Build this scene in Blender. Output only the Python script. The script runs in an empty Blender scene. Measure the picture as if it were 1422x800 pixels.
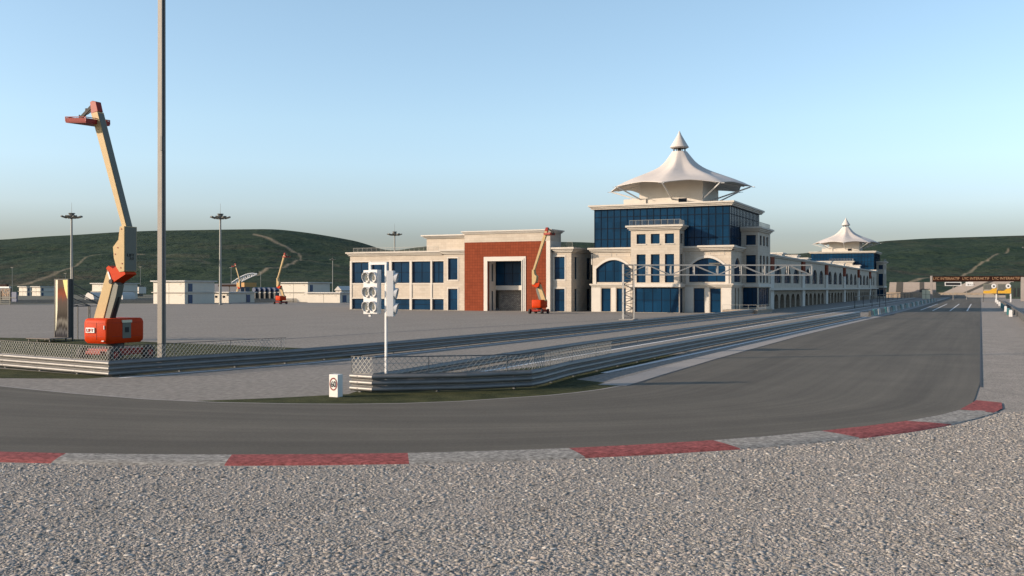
import bpy, bmesh, math, random
import numpy as np
from mathutils import Vector, Matrix, noise
random.seed(7)
C = bpy.context.scene.collection
SC = bpy.context.scene
PI = math.pi
# ---------------------------------------------------------------- survey frame
# +Y runs along the start straight, +X to its right, the camera stands 5 m above the origin
TH = math.atan(651/1400)
FW = Vector((-math.sin(TH), math.cos(TH))); RT = Vector((math.cos(TH), math.sin(TH)))
H = 5.0
def dray(px):
    a = (px-711)/1400
    return FW + RT*a
def G(px, py):
    d = 1400*H/(py-400); r = dray(px)
    return (r.x*d, r.y*d)
def xY(px, y):
    r = dray(px); return r.x*y/r.y
def yX(px, x):
    r = dray(px); return r.y*x/r.x
def dist(x, y): return x*FW.x + y*FW.y
def ZZ(py, x, y): return H + (400-py)/1400*dist(x, y)

# ---------------------------------------------------------------- mesh builder
class MB:
    def __init__(s): s.v = []; s.f = []; s.m = []
    def add(s, vs, fs, mi=0):
        o = len(s.v); s.v += [tuple(p) for p in vs]
        for f in fs: s.f.append(tuple(o+i for i in f)); s.m.append(mi)
    def box(s, x0, x1, y0, y1, z0, z1, mi=0):
        if x1 < x0: x0, x1 = x1, x0
        if y1 < y0: y0, y1 = y1, y0
        if z1 < z0: z0, z1 = z1, z0
        s.add([(x0,y0,z0),(x1,y0,z0),(x1,y1,z0),(x0,y1,z0),(x0,y0,z1),(x1,y0,z1),(x1,y1,z1),(x0,y1,z1)],
              [(0,3,2,1),(4,5,6,7),(0,1,5,4),(1,2,6,5),(2,3,7,6),(3,0,4,7)], mi)
    def bar(s, p, q, w, h=None, mi=0, up=(0,0,1)):
        h = h or w
        p = Vector(p); q = Vector(q); d = (q-p)
        if d.length < 1e-6: return
        d.normalize(); u = Vector(up)
        if abs(d.dot(u)) > .98: u = Vector((0,1,0))
        a = d.cross(u).normalized()*w/2; b = a.cross(d).normalized()*h/2
        c = [p-a-b, p+a-b, p+a+b, p-a+b, q-a-b, q+a-b, q+a+b, q-a+b]
        s.add(c, [(0,3,2,1),(4,5,6,7),(0,1,5,4),(1,2,6,5),(2,3,7,6),(3,0,4,7)], mi)
    def tube(s, p, q, r0, r1=None, n=10, mi=0, caps=True):
        r1 = r0 if r1 is None else r1
        p = Vector(p); q = Vector(q); d = (q-p).normalized(); u = Vector((0,0,1))
        if abs(d.z) > .9: u = Vector((1,0,0))
        a = d.cross(u).normalized(); b = d.cross(a)
        vs = []
        for c, r in ((p, r0), (q, r1)):
            for i in range(n):
                t = 2*PI*i/n; vs.append(c + a*math.cos(t)*r + b*math.sin(t)*r)
        fs = [(i, (i+1) % n, n+(i+1) % n, n+i) for i in range(n)]
        if caps: fs += [tuple(range(n-1,-1,-1)), tuple(range(n, 2*n))]
        s.add(vs, fs, mi)
    def prism(s, poly, fn, d0, d1, mi=0):
        """poly of (u,w) pairs; fn(u,w,d) -> point; extruded from d0 to d1"""
        n = len(poly)
        vs = [fn(u, w, d0) for u, w in poly] + [fn(u, w, d1) for u, w in poly]
        fs = [tuple(range(n-1,-1,-1)), tuple(range(n, 2*n))] + [(i, (i+1) % n, n+(i+1) % n, n+i) for i in range(n)]
        s.add(vs, fs, mi)
    def lathe(s, prof, n=16, c=(0,0), mi=0):
        vs = []
        for r, z in prof:
            for i in range(n):
                t = 2*PI*i/n; vs.append((c[0]+r*math.cos(t), c[1]+r*math.sin(t), z))
        fs = []
        for k in range(len(prof)-1):
            for i in range(n):
                fs.append((k*n+i, k*n+(i+1) % n, (k+1)*n+(i+1) % n, (k+1)*n+i))
        fs.append(tuple(range(n-1,-1,-1))); o = (len(prof)-1)*n; fs.append(tuple(range(o, o+n)))
        s.add(vs, fs, mi)
    def sheet(s, poly, z, mi=0):
        s.add([(x, y, z) for x, y in poly], [tuple(range(len(poly)))], mi)
    def build(s, name, mats, parent=None, loc=None, world=True, smooth=False, recalc=True, bevel=0):
        off = Vector((0,0,0))
        if world:
            p = parent
            while p is not None: off += p.location; p = p.parent
        if loc is not None: off = off + Vector(loc)
        me = bpy.data.meshes.new(name)
        me.from_pydata([tuple(Vector(v)-off) for v in s.v], [], s.f)
        if not isinstance(mats, (list, tuple)): mats = [mats]
        for m in mats: me.materials.append(m)
        if len(mats) > 1: me.polygons.foreach_set('material_index', s.m)
        if recalc:
            bm = bmesh.new(); bm.from_mesh(me); bmesh.ops.recalc_face_normals(bm, faces=bm.faces[:]); bm.to_mesh(me); bm.free()
        if smooth:
            me.polygons.foreach_set('use_smooth', [True]*len(me.polygons)); me.set_sharp_from_angle(angle=math.radians(40))
        me.update()
        o = bpy.data.objects.new(name, me); C.objects.link(o)
        if loc is not None: o.location = loc
        if parent is not None: o.parent = parent
        if bevel:
            b = o.modifiers.new('bevel', 'BEVEL'); b.width = bevel; b.segments = 2; b.limit_method = 'ANGLE'
        return o
def tag(o, label=None, cat=None, group=None, kind=None):
    if label: o['label'] = label
    if cat: o['category'] = cat
    if group: o['group'] = group
    if kind: o['kind'] = kind
    return o
def empty(name, loc, label=None, cat=None, group=None, rz=0):
    o = bpy.data.objects.new(name, None); C.objects.link(o); o.location = loc; o.rotation_euler = (0,0,rz)
    o.empty_display_size = .3
    return tag(o, label, cat, group)
def copy_tree(o, parent=None):
    kids = list(o.children)
    c = o.copy(); C.objects.link(c)
    if parent is not None: c.parent = parent
    for k in kids: copy_tree(k, c)
    return c
def text(body, name, m, parent, origin, width, height, xdir=(1,0,0), up=(0,0,1), depth=.02, loc=True):
    """lettering as a real thin mesh; origin = centre of the text in the parent's frame"""
    cu = bpy.data.curves.new('tmp', 'FONT'); cu.body = body; cu.size = 1; cu.extrude = .02
    cu.align_x = 'CENTER'; cu.align_y = 'CENTER'
    t = bpy.data.objects.new('tmp', cu); me = bpy.data.meshes.new_from_object(t)
    xs = [v.co.x for v in me.vertices]; ys = [v.co.y for v in me.vertices]
    cx, cy = (min(xs)+max(xs))/2, (min(ys)+max(ys))/2; sx = width/(max(xs)-min(xs)); sy = height/(max(ys)-min(ys))
    X = Vector(xdir).normalized(); U = Vector(up).normalized(); N = X.cross(U)
    for v in me.vertices:
        c = v.co.copy(); v.co = X*((c.x-cx)*sx) + U*((c.y-cy)*sy) + N*(c.z*depth/.02) 
    me.materials.clear(); me.materials.append(m)
    o = bpy.data.objects.new(name, me); C.objects.link(o); o.location = origin
    if parent is not None: o.parent = parent
    bpy.data.objects.remove(t); bpy.data.curves.remove(cu)
    me.name = name
    return o

# ---------------------------------------------------------------- materials
AL = .66      # overall reflectance of the paints and plasters below, matched to the exposure
def mat(name, col, rough=.7, metal=0, var=0, scale=1.0, stretch=(1,1,1), bump=0, bscale=None, spec=.5, fine=0, fscale=30, col2=None, coat=0, bdist=.02, hue=None):
    col = tuple(c*AL for c in col); col2 = tuple(c*AL for c in col2) if col2 else None
    m = bpy.data.materials.new(name); m.use_nodes = True; nt = m.node_tree; N = nt.nodes; L = nt.links
    b = N['Principled BSDF']; b.inputs['Roughness'].default_value = rough; b.inputs['Metallic'].default_value = metal
    b.inputs['Specular IOR Level'].default_value = spec; b.inputs['Coat Weight'].default_value = coat
    b.inputs['Base Color'].default_value = (*col, 1)
    tc = N.new('ShaderNodeTexCoord'); mp = N.new('ShaderNodeMapping'); mp.inputs['Scale'].default_value = stretch
    L.new(tc.outputs['Object'], mp.inputs[0])
    if var or col2:
        n = N.new('ShaderNodeTexNoise'); n.inputs['Scale'].default_value = scale; n.inputs['Detail'].default_value = 6; n.inputs['Roughness'].default_value = .62
        L.new(mp.outputs[0], n.inputs['Vector'])
        r = N.new('ShaderNodeMapRange'); r.inputs[1].default_value = .3; r.inputs[2].default_value = .7
        L.new(n.outputs['Fac'], r.inputs[0])
        mx = N.new('ShaderNodeMix'); mx.data_type = 'RGBA'
        c2 = col2 or tuple(c*(1+var) for c in col)
        mx.inputs[6].default_value = (*[c*(1-var) for c in col], 1); mx.inputs[7].default_value = (*c2, 1)
        L.new(r.outputs[0], mx.inputs[0]); out = mx.outputs[2]
        if fine:
            n2 = N.new('ShaderNodeTexNoise'); n2.inputs['Scale'].default_value = fscale; n2.inputs['Detail'].default_value = 4; n2.inputs['Roughness'].default_value = .7
            L.new(mp.outputs[0], n2.inputs['Vector'])
            r2 = N.new('ShaderNodeMapRange'); r2.inputs[1].default_value = .25; r2.inputs[2].default_value = .75
            r2.inputs[3].default_value = 1-fine; r2.inputs[4].default_value = 1+fine; L.new(n2.outputs['Fac'], r2.inputs[0])
            vm = N.new('ShaderNodeVectorMath'); vm.operation = 'SCALE'; L.new(out, vm.inputs[0]); L.new(r2.outputs[0], vm.inputs['Scale']); out = vm.outputs[0]
        L.new(out, b.inputs['Base Color'])
    if bump:
        n3 = N.new('ShaderNodeTexNoise'); n3.inputs['Scale'].default_value = bscale or fscale; n3.inputs['Detail'].default_value = 5
        L.new(mp.outputs[0], n3.inputs['Vector'])
        bp = N.new('ShaderNodeBump'); bp.inputs['Strength'].default_value = bump; bp.inputs['Distance'].default_value = bdist
        L.new(n3.outputs['Fac'], bp.inputs['Height']); L.new(bp.outputs[0], b.inputs['Normal'])
    return m
def brickmat(name, c1, c2, mortar, bw, bh, ms, rough=.85, offset=.5, bump=.4, grime=.12):
    """masonry laid out on upright walls: x+y along the wall, z up"""
    c1, c2, mortar = [tuple(q*AL for q in c) for c in (c1, c2, mortar)]
    m = mat(name, c1, rough, spec=.12); nt = m.node_tree; N = nt.nodes; L = nt.links; b = N['Principled BSDF']
    g = N.new('ShaderNodeNewGeometry'); sp = N.new('ShaderNodeSeparateXYZ'); L.new(g.outputs['Position'], sp.inputs[0])
    ad = N.new('ShaderNodeMath'); ad.operation = 'ADD'; L.new(sp.outputs[0], ad.inputs[0]); L.new(sp.outputs[1], ad.inputs[1])
    cb = N.new('ShaderNodeCombineXYZ'); L.new(ad.outputs[0], cb.inputs[0]); L.new(sp.outputs[2], cb.inputs[1])
    t = N.new('ShaderNodeTexBrick'); t.inputs['Scale'].default_value = 1; t.inputs['Brick Width'].default_value = bw; t.inputs['Row Height'].default_value = bh
    t.inputs['Mortar Size'].default_value = ms; t.inputs['Color1'].default_value = (*c1, 1); t.inputs['Color2'].default_value = (*c2, 1); t.inputs['Mortar'].default_value = (*mortar, 1)
    t.offset = offset; L.new(cb.outputs[0], t.inputs['Vector'])
    n = N.new('ShaderNodeTexNoise'); n.inputs['Scale'].default_value = .35; n.inputs['Detail'].default_value = 8; n.inputs['Roughness'].default_value = .7; L.new(g.outputs['Position'], n.inputs['Vector'])
    r = N.new('ShaderNodeMapRange'); r.inputs[1].default_value = .3; r.inputs[2].default_value = .7; r.inputs[3].default_value = 1-grime; r.inputs[4].default_value = 1+grime*.4; L.new(n.outputs['Fac'], r.inputs[0])
    vm = N.new('ShaderNodeVectorMath'); vm.operation = 'SCALE'; L.new(t.outputs['Color'], vm.inputs[0]); L.new(r.outputs[0], vm.inputs['Scale'])
    L.new(vm.outputs[0], b.inputs['Base Color'])
    bp = N.new('ShaderNodeBump'); bp.inputs['Strength'].default_value = bump; bp.inputs['Distance'].default_value = .02; bp.invert = True
    L.new(t.outputs['Fac'], bp.inputs['Height']); L.new(bp.outputs[0], b.inputs['Normal'])
    return m
M = {}
M['stone'] = brickmat('cream_stone', (.66,.575,.47), (.72,.64,.53), (.56,.49,.40), 1.2, .55, .02, bump=.3, grime=.14)
M['plaster'] = mat('white_plaster', (.74,.69,.61), .8, var=.06, scale=.5, fine=.04, fscale=8)
M['trim'] = mat('cornice_plaster', (.70,.64,.55), .8, var=.07, scale=.7, fine=.05, fscale=6)
M['redbrick'] = brickmat('red_cladding', (.27,.060,.026), (.32,.072,.031), (.195,.046,.022), .62, .62, .035, offset=0, bump=.5, grime=.15)
M['darkstone'] = brickmat('rough_stone', (.30,.27,.24), (.55,.50,.43), (.18,.165,.15), .5, .25, .03, bump=.6, grime=.3)
M['sandstone'] = brickmat('sandstone', (.42,.34,.26), (.48,.40,.31), (.30,.25,.20), .9, .4, .03)
def glassmat(name, c, cell):
    m = mat(name, c, .24, spec=.10); nt = m.node_tree; N = nt.nodes; L = nt.links; b = N['Principled BSDF']
    g = N.new('ShaderNodeNewGeometry'); mp = N.new('ShaderNodeVectorMath'); mp.operation = 'DIVIDE'; mp.inputs[1].default_value = cell
    L.new(g.outputs['Position'], mp.inputs[0]); fl = N.new('ShaderNodeVectorMath'); fl.operation = 'FLOOR'; L.new(mp.outputs[0], fl.inputs[0])
    wn = N.new('ShaderNodeTexWhiteNoise'); L.new(fl.outputs[0], wn.inputs['Vector'])
    n = N.new('ShaderNodeTexNoise'); n.inputs['Scale'].default_value = .15; n.inputs['Detail'].default_value = 3; L.new(g.outputs['Position'], n.inputs['Vector'])
    a = N.new('ShaderNodeMath'); a.operation = 'MULTIPLY_ADD'; a.inputs[1].default_value = .35; L.new(wn.outputs['Value'], a.inputs[0]); 
    a2 = N.new('ShaderNodeMath'); a2.operation = 'MULTIPLY_ADD'; a2.inputs[1].default_value = .8; a2.inputs[2].default_value = .42; L.new(n.outputs['Fac'], a2.inputs[0]); L.new(a2.outputs[0], a.inputs[2])
    vm = N.new('ShaderNodeVectorMath'); vm.operation = 'SCALE'; vm.inputs[0].default_value = c; L.new(a.outputs[0], vm.inputs['Scale'])
    L.new(vm.outputs[0], b.inputs['Base Color'])
    return m
M['glass'] = glassmat('blue_glass', (.004,.027,.062), (1.53,1.53,2.1))
M['mull'] = mat('dark_mullion', (.010,.018,.032), .75, spec=.08)
M['apron'] = mat('paddock_concrete', (.305,.281,.248), .9, spec=.08, var=.07, scale=.18, stretch=(1,.5,1), fine=.42, fscale=4, bump=.4, bscale=22, bdist=.03)
def roadmat():
    """asphalt: fine grain, old patches, and tyre-darkened lanes that follow the road (UV: across, along in metres)"""
    m = mat('asphalt', (.143,.129,.104), .8, var=.10, scale=.22, fine=.20, fscale=9, bump=.25, bscale=60, spec=.12); nt = m.node_tree; N = nt.nodes; L = nt.links; b = N['Principled BSDF']
    uv = N.new('ShaderNodeUVMap'); uv.uv_map = 'lane'
    src = b.inputs['Base Color'].links[0].from_socket; out = src
    for (sx, sy, lo, hi, d) in ((7, .010, .84, 1.12, 4), (40, .05, .93, 1.07, 3)):
        mp = N.new('ShaderNodeMapping'); mp.inputs['Scale'].default_value = (sx, sy, 1); L.new(uv.outputs[0], mp.inputs[0])
        n = N.new('ShaderNodeTexNoise'); n.inputs['Scale'].default_value = 1; n.inputs['Detail'].default_value = d; L.new(mp.outputs[0], n.inputs['Vector'])
        r = N.new('ShaderNodeMapRange'); r.inputs[1].default_value = .35; r.inputs[2].default_value = .65; r.inputs[3].default_value = lo; r.inputs[4].default_value = hi; L.new(n.outputs['Fac'], r.inputs[0])
        vm = N.new('ShaderNodeVectorMath'); vm.operation = 'SCALE'; L.new(out, vm.inputs[0]); L.new(r.outputs[0], vm.inputs['Scale']); out = vm.outputs[0]
    L.new(out, b.inputs['Base Color']); return m
M['road'] = roadmat()
M['grass'] = mat('mown_grass', (.038,.053,.019), .95, spec=.1, var=.35, scale=.6, fine=.6, fscale=9, col2=(.105,.106,.045), bump=.8, bscale=18, bdist=.1)
M['soil'] = mat('dry_grassland', (.05,.062,.03), .95, var=.3, scale=.05, fine=.3, fscale=1.5, col2=(.10,.095,.055))
M['line'] = mat('white_line_paint', (.80,.79,.76), .7, var=.1, scale=2, fine=.1)
M['tan'] = mat('pale_concrete_strip', (.37,.35,.325), .9, spec=.15, var=.07, scale=.6, fine=.12, fscale=8)
M['seam'] = mat('drain_channel', (.03,.03,.032), .7)
M['kerbred'] = mat('kerb_red_paint', (.33,.098,.090), .85, spec=.1, var=.2, scale=2.0, fine=.8, fscale=6, bump=.5, bscale=40)
M['kerbwhite'] = mat('kerb_pale_paint', (.335,.318,.285), .85, spec=.1, var=.16, scale=1.5, fine=.75, fscale=6, bump=.5, bscale=40)
M['steel'] = mat('galvanised_steel', (.26,.255,.245), .5, spec=.2, metal=.35, var=.14, scale=1.2, stretch=(1,1,3), fine=.08, fscale=9)
M['post'] = mat('post_steel', (.16,.165,.17), .6, metal=.3)
M['wire'] = mat('fence_wire', (.42,.42,.39), .5, metal=.3)
M['darkwire'] = mat('dark_cable', (.03,.03,.035), .6)
M['polegrey'] = mat('pole_paint_grey', (.25,.225,.19), .6, var=.08, scale=3)
M['mastgrey'] = mat('mast_galvanised', (.36,.36,.33), .55, metal=.2)
M['lampbox'] = mat('lamp_housing', (.10,.10,.085), .5)
M['lampglass'] = mat('lamp_lens', (.35,.33,.25), .2)
M['orange'] = mat('orange_paint', (.64,.050,.004), .55, var=.07, scale=3, spec=.1)
M['redpaint'] = mat('red_paint', (.34,.022,.012), .5, spec=.25, var=.1, scale=3)
M['beige'] = mat('beige_paint', (.60,.435,.215), .55, spec=.2, var=.06, scale=2, fine=.03)
M['black'] = mat('black_rubber', (.018,.018,.018), .75)
M['darkgrey'] = mat('dark_grey_metal', (.07,.07,.065), .55)
M['olive'] = mat('grey_green_panel', (.16,.165,.13), .6)
M['white'] = mat('white_paint', (.80,.80,.79), .45, var=.02, scale=2)
M['cabin'] = mat('cabin_panel', (.70,.65,.55), .6, var=.05, scale=.6, fine=.03, fscale=4)
M['cabinroof'] = mat('cabin_roof', (.62,.60,.56), .6, var=.05, scale=1)
M['bluedoor'] = mat('blue_door', (.015,.05,.14), .45)
M['tent'] = mat('tent_membrane', (.72,.66,.60), .75, var=.07, scale=.22, fine=.03, fscale=2)
M['teal'] = mat('teal_board', (.02,.16,.17), .55, var=.1, scale=1)
M['lamp_inner'] = mat('unlit_lamp_lens', (.78,.76,.70), .3)
M['yellow'] = mat('yellow_board', (.75,.42,.03), .5)
M['cream'] = mat('cream_paint', (.80,.76,.55), .5)
M['standconc'] = mat('stand_concrete', (.36,.32,.29), .9, var=.08, scale=.1, fine=.1, fscale=.7)
M['dirt'] = mat('dirt_trail', (.16,.135,.095), .95, var=.12, scale=.05)
M['brown'] = mat('brown_board', (.030,.010,.006), .7, spec=.1, var=.3, scale=.3)
M['tan_text'] = mat('tan_letters', (.46,.27,.14), .6)
M['blockwhite'] = mat('shaded_white_block', (.48,.48,.46), .7, var=.15, scale=.6)  # white greyed down: the shade on the pit wall is put into the colour
M['dark_truss'] = mat('shaded_brace_steel', (.20,.19,.175), .55)  # darker than the legs: shade among the braces is painted into the steel
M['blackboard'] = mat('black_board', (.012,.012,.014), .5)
# ================================================================ ground, tarmac, markings
def up_sheet(name, poly, z, m, kind='structure', **kw):
    a = sum(poly[i][0]*poly[(i+1) % len(poly)][1]-poly[(i+1) % len(poly)][0]*poly[i][1] for i in range(len(poly)))
    if a < 0: poly = poly[::-1]
    mb = MB(); mb.sheet(poly, z); o = mb.build(name, m, recalc=False); tag(o, kind=kind, **kw); return o
up_sheet('ground', [(-4000,-600),(4000,-600),(4000,5000),(-4000,5000)], -.035, M['soil'])

outer_px = [(-420,602),(-260,613),(-120,621),(0,628),(90,630),(200,631.5),(320,632),(440,631.5),(560,630),(680,627),(790,623),(890,618),(990,612),(1070,606),(1140,599),(1200,592.5),(1260,585),(1305,577),(1337,568.5),(1350,561),(1353,555)]
outer = [G(*p) for p in outer_px]
inner_px = [(-420,497),(-250,510),(-120,523),(0,537),(100,547),(200,555),(300,559.5),(400,561.5),(480,562),(560,561),(640,558),(700,554),(760,550),(800,546),(835,541.5),(862,536.5)]
inner = [G(*p) for p in inner_px]
edge = [(-16.3,49),(-16.8,70),(-17,107),(-16.2,159),(-15,226),(-14.6,300),(-14.5,620)]
road_poly = outer + [(0,60),(0,120),(0,620)] + edge[::-1] + inner[::-1]
def resample(path, n):
    L_ = sum(math.dist(a, b) for a, b in zip(path[:-1], path[1:])); out = []
    for k in range(n+1):
        t = L_*k/n
        for a, b in zip(path[:-1], path[1:]):
            q = math.dist(a, b)
            if t <= q+1e-9: f = t/q if q else 0; out.append((a[0]+(b[0]-a[0])*f, a[1]+(b[1]-a[1])*f)); break
            t -= q
        else: out.append(path[-1])
    return out
RI = resample(inner, 90)+resample([inner[-1]]+edge, 60)[1:]; RO = resample(outer, 90)+resample([outer[-1],(0,60),(0,620)], 60)[1:]
mb = MB(); NL = 8; uvs = []; acc = 0
for k, (p, q) in enumerate(zip(RI, RO)):
    if k: acc += (math.dist(RI[k-1], p)+math.dist(RO[k-1], q))/2
    for j in range(NL+1): t = j/NL; mb.v.append((p[0]+(q[0]-p[0])*t, p[1]+(q[1]-p[1])*t, .016)); uvs.append((t, acc))
for k in range(len(RI)-1):
    for j in range(NL): a = k*(NL+1)+j; mb.f.append((a, a+1, a+NL+2, a+NL+1)); mb.m.append(0)
o = mb.build('race_track', M['road'], recalc=False); tag(o, kind='structure')
if o.data.polygons[0].normal.z < 0: o.data.flip_normals()
uvl = o.data.uv_layers.new(name='lane')
for lp in o.data.loops: uvl.data[lp.index].uv = uvs[lp.vertex_index]
mid = [((a[0]+b[0])/2, (a[1]+b[1])/2) for a, b in ((G(-420,560),)*2, (G(0,585),)*2, (G(500,600),)*2)]
ap = mid + [(-10,40),(-8,60),(-8,620),(-30,640)] + [G(484,419.2), G(230,421.5), G(0,423), G(-300,425), G(-500,430)]
up_sheet('paddock_tarmac', ap, 0, M['apron'])
def gravelmat():
    m = bpy.data.materials.new('gravel'); m.use_nodes = True; nt = m.node_tree; N = nt.nodes; L = nt.links; b = N['Principled BSDF']; b.inputs['Roughness'].default_value = .95
    b.inputs['Specular IOR Level'].default_value = .2
    g = N.new('ShaderNodeNewGeometry')
    v = N.new('ShaderNodeTexVoronoi'); v.inputs['Scale'].default_value = 24; L.new(g.outputs['Position'], v.inputs['Vector'])
    cr = N.new('ShaderNodeValToRGB'); e = cr.color_ramp.elements
    e[0].position = 0; e[0].color = (.12,.109,.095,1); e[1].position = 1; e[1].color = (.36,.335,.295,1)
    for p, c in ((.25,(.185,.17,.147,1)), (.6,(.245,.225,.197,1)), (.82,(.29,.25,.215,1))):
        x = e.new(p); x.color = c
    sp = N.new('ShaderNodeSeparateColor'); L.new(v.outputs['Color'], sp.inputs[0]); L.new(sp.outputs[0], cr.inputs[0])
    n = N.new('ShaderNodeTexNoise'); n.inputs['Scale'].default_value = .5; n.inputs['Detail'].default_value = 5; L.new(g.outputs['Position'], n.inputs['Vector'])
    r = N.new('ShaderNodeMapRange'); r.inputs[1].default_value = .3; r.inputs[2].default_value = .7; r.inputs[3].default_value = .85; r.inputs[4].default_value = 1.12; L.new(n.outputs['Fac'], r.inputs[0])
    vm = N.new('ShaderNodeVectorMath'); vm.operation = 'SCALE'; L.new(cr.outputs[0], vm.inputs[0]); L.new(r.outputs[0], vm.inputs['Scale']); L.new(vm.outputs[0], b.inputs['Base Color'])
    bp = N.new('ShaderNodeBump'); bp.inputs['Strength'].default_value = .6; bp.inputs['Distance'].default_value = .02; bp.invert = True
    L.new(v.outputs['Distance'], bp.inputs['Height']); L.new(bp.outputs[0], b.inputs['Normal'])
    return m
M['gravel'] = gravelmat()
gr = [G(-420,600)] + outer + [(-.4,60),(-.4,640),(500,640),(500,-200),(-300,-200)]
up_sheet('gravel_run_off', gr, -.012, M['gravel'])
# grass
A = [G(-320,492), G(-160,500), G(0,510.5), (-44.3,41.7), (-43.4,46.3), (-41.6,54.2), (-40.7,66), (-39.9,98), (-39.7,209)]
up_sheet('grass_verge', [G(-420,500), G(0,512), (-44.4,41.9), G(120,526), G(60,525.7), G(0,525.4), G(-200,522), G(-420,514)], .008, M['grass'])
up_sheet('grass_verge', [G(-420,463), G(0,469), G(150,472), G(230,476), G(300,478.5), G(440,484.5), (-40.9,62), (-41.8,54.2), (-43.5,46.3), (-44.4,41.9), G(0,510.5), G(-420,498)], .008, M['grass'])
up_sheet('grass_verge', [G(272,557), G(380,553), G(484,547.5), (-27.4,41.2), (-27.2,44.5), (-26.6,53), (-24.4,66), (-21.3,72), (-20.6,75), (-20.0,56), G(800,527), G(848,532.5), G(862,536.5)] + inner[::-1][1:9] + [G(300,559.2)], .008, M['grass'])

# painted edge lines (each line is a strip of its own)
def offset_path(path, d):
    out = []
    for i, p in enumerate(path):
        a = Vector(path[max(i-1,0)]); b = Vector(path[min(i+1,len(path)-1)]); t = (b-a).normalized(); n = Vector((t.y,-t.x))
        out.append((p[0]+n.x*d, p[1]+n.y*d))
    return out
def strip(name, path, w, z, m, **kw):
    a = offset_path(path, w/2); b = offset_path(path, -w/2); mb = MB(); n = len(path)
    mb.add([(x,y,z) for x,y in a]+[(x,y,z) for x,y in b], [(i,i+1,n+i+1,n+i) for i in range(n-1)])
    o = mb.build(name, m, recalc=False)
    if o.data.polygons[0].normal.z < 0: o.data.flip_normals()
    tag(o, kind='structure'); return o
def subdiv(path, step):
    out = []
    for a, b in zip(path[:-1], path[1:]):
        n = max(1, int(math.dist(a, b)/step)); out += [(a[0]+(b[0]-a[0])*i/n, a[1]+(b[1]-a[1])*i/n) for i in range(n)]
    return out+[path[-1]]
strip('white_edge_line', offset_path(A[3:], 1.0), .38, .013, M['line'])
strip('white_edge_line', [(-27,51),(-27.0,300),(-26.8,420)], .34, .013, M['line'])
strip('white_edge_line', [(-24.3,67),(-23.9,200),(-22.4,300)], .34, .013, M['line'])
strip('white_edge_line', [(-20.1,56),(-19.75,75),(-17.85,183)], .42, .013, M['line'])
strip('worn_track_edge', offset_path(inner, -.06), .16, .021, M['tan'])
strip('concrete_gutter', [(x-.85, y) for x, y in edge], 1.5, .02, M['tan'])
strip('track_seam', [(x+.02, y) for x, y in edge], .12, .022, M['seam'])
strip('track_seam', [(.0,56),(.0,400)], .10, .022, M['seam'])
strip('drainage_channel', [G(300,477.5), G(400,470.5), G(550,461), G(700,452.5), G(860,443.8), G(960,438.2), G(1000,436)], .45, .006, M['seam'])
for x, y0, y1 in ((-12.3,245,345),(-9.6,240,345),(-6.1,240,345),(-2.7,240,345)):
    strip('grid_line', [(x,y0),(x,y1)], .28, .021, M['line'])
# kerb: alternating blocks
outer_k = [(-420,611),(-260,624),(-120,634),(0,641),(100,643.3),(200,645),(320,646),(440,645.3),(565,643.5),(680,640.5),(800,636),(910,630.5),(1025,623.5),(1115,616),(1205,607),(1265,599.5),(1322,589.5),(1358,581),(1388,572),(1392,562),(1355,556)]
kin = outer; kout = [G(*p) for p in outer_k]
kd = [(-420,'w'),(-330,'r'),(-120,'w')]
def interp(path, keypx, px):
    for i in range(len(keypx)-1):
        if keypx[i] <= px <= keypx[i+1]:
            t = (px-keypx[i])/(keypx[i+1]-keypx[i]); return Vector(path[i]).lerp(Vector(path[i+1]), t)
    return Vector(path[-1])
kpx_i = [p[0] for p in outer_px]; kpx_o = [p[0] for p in outer_k[:-2]]
segs = [(-420,-420,-310,-320,'w'),(-310,-320,-105,-120,'r'),(-105,-120,-85,-100,'w'),(-85,-100,92,72,'r'),(92,72,322,312,'w'),(322,312,566,568,'r'),(566,568,790,812,'w'),(790,812,990,1027,'r'),(990,1027,1140,1192,'w'),(1140,1192,1259,1320,'r'),(1259,1320,1333,1386,'w')]
kerbR = MB(); kerbW = MB()
for a0, b0, a1, b1, c in segs:
    n = 10; mb = kerbR if c == 'r' else kerbW
    I = [interp(kin, kpx_i, a0+(a1-a0)*k/n) for k in range(n+1)]; O = [interp(kout[:-2], kpx_o, b0+(b1-b0)*k/n) for k in range(n+1)]
    vs = []; 
    for p, q in zip(I, O):
        m_ = p.lerp(q, .55); vs += [(p.x,p.y,.018),(m_.x,m_.y,.034),(q.x,q.y,.022),(q.x+(q.x-p.x)*.04,q.y+(q.y-p.y)*.04,-.03)]
    fs = []
    for k in range(n):
        for j in range(3): fs.append((4*k+j, 4*k+j+1, 4*k+4+j+1, 4*k+4+j))
    mb.add(vs, fs)
# last red block
E_ = [G(1333,569.5), G(1345,563), G(1356,556.5), G(1391,560), G(1392,568), G(1380,574)]
kerbR.sheet([tuple(p) for p in E_], .03)
k1 = kerbR.build('kerb_red_blocks', M['kerbred'], smooth=True); k2 = kerbW.build('kerb_pale_blocks', M['kerbwhite'], smooth=True)
for k in (k1, k2): tag(k, kind='structure')

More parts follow.
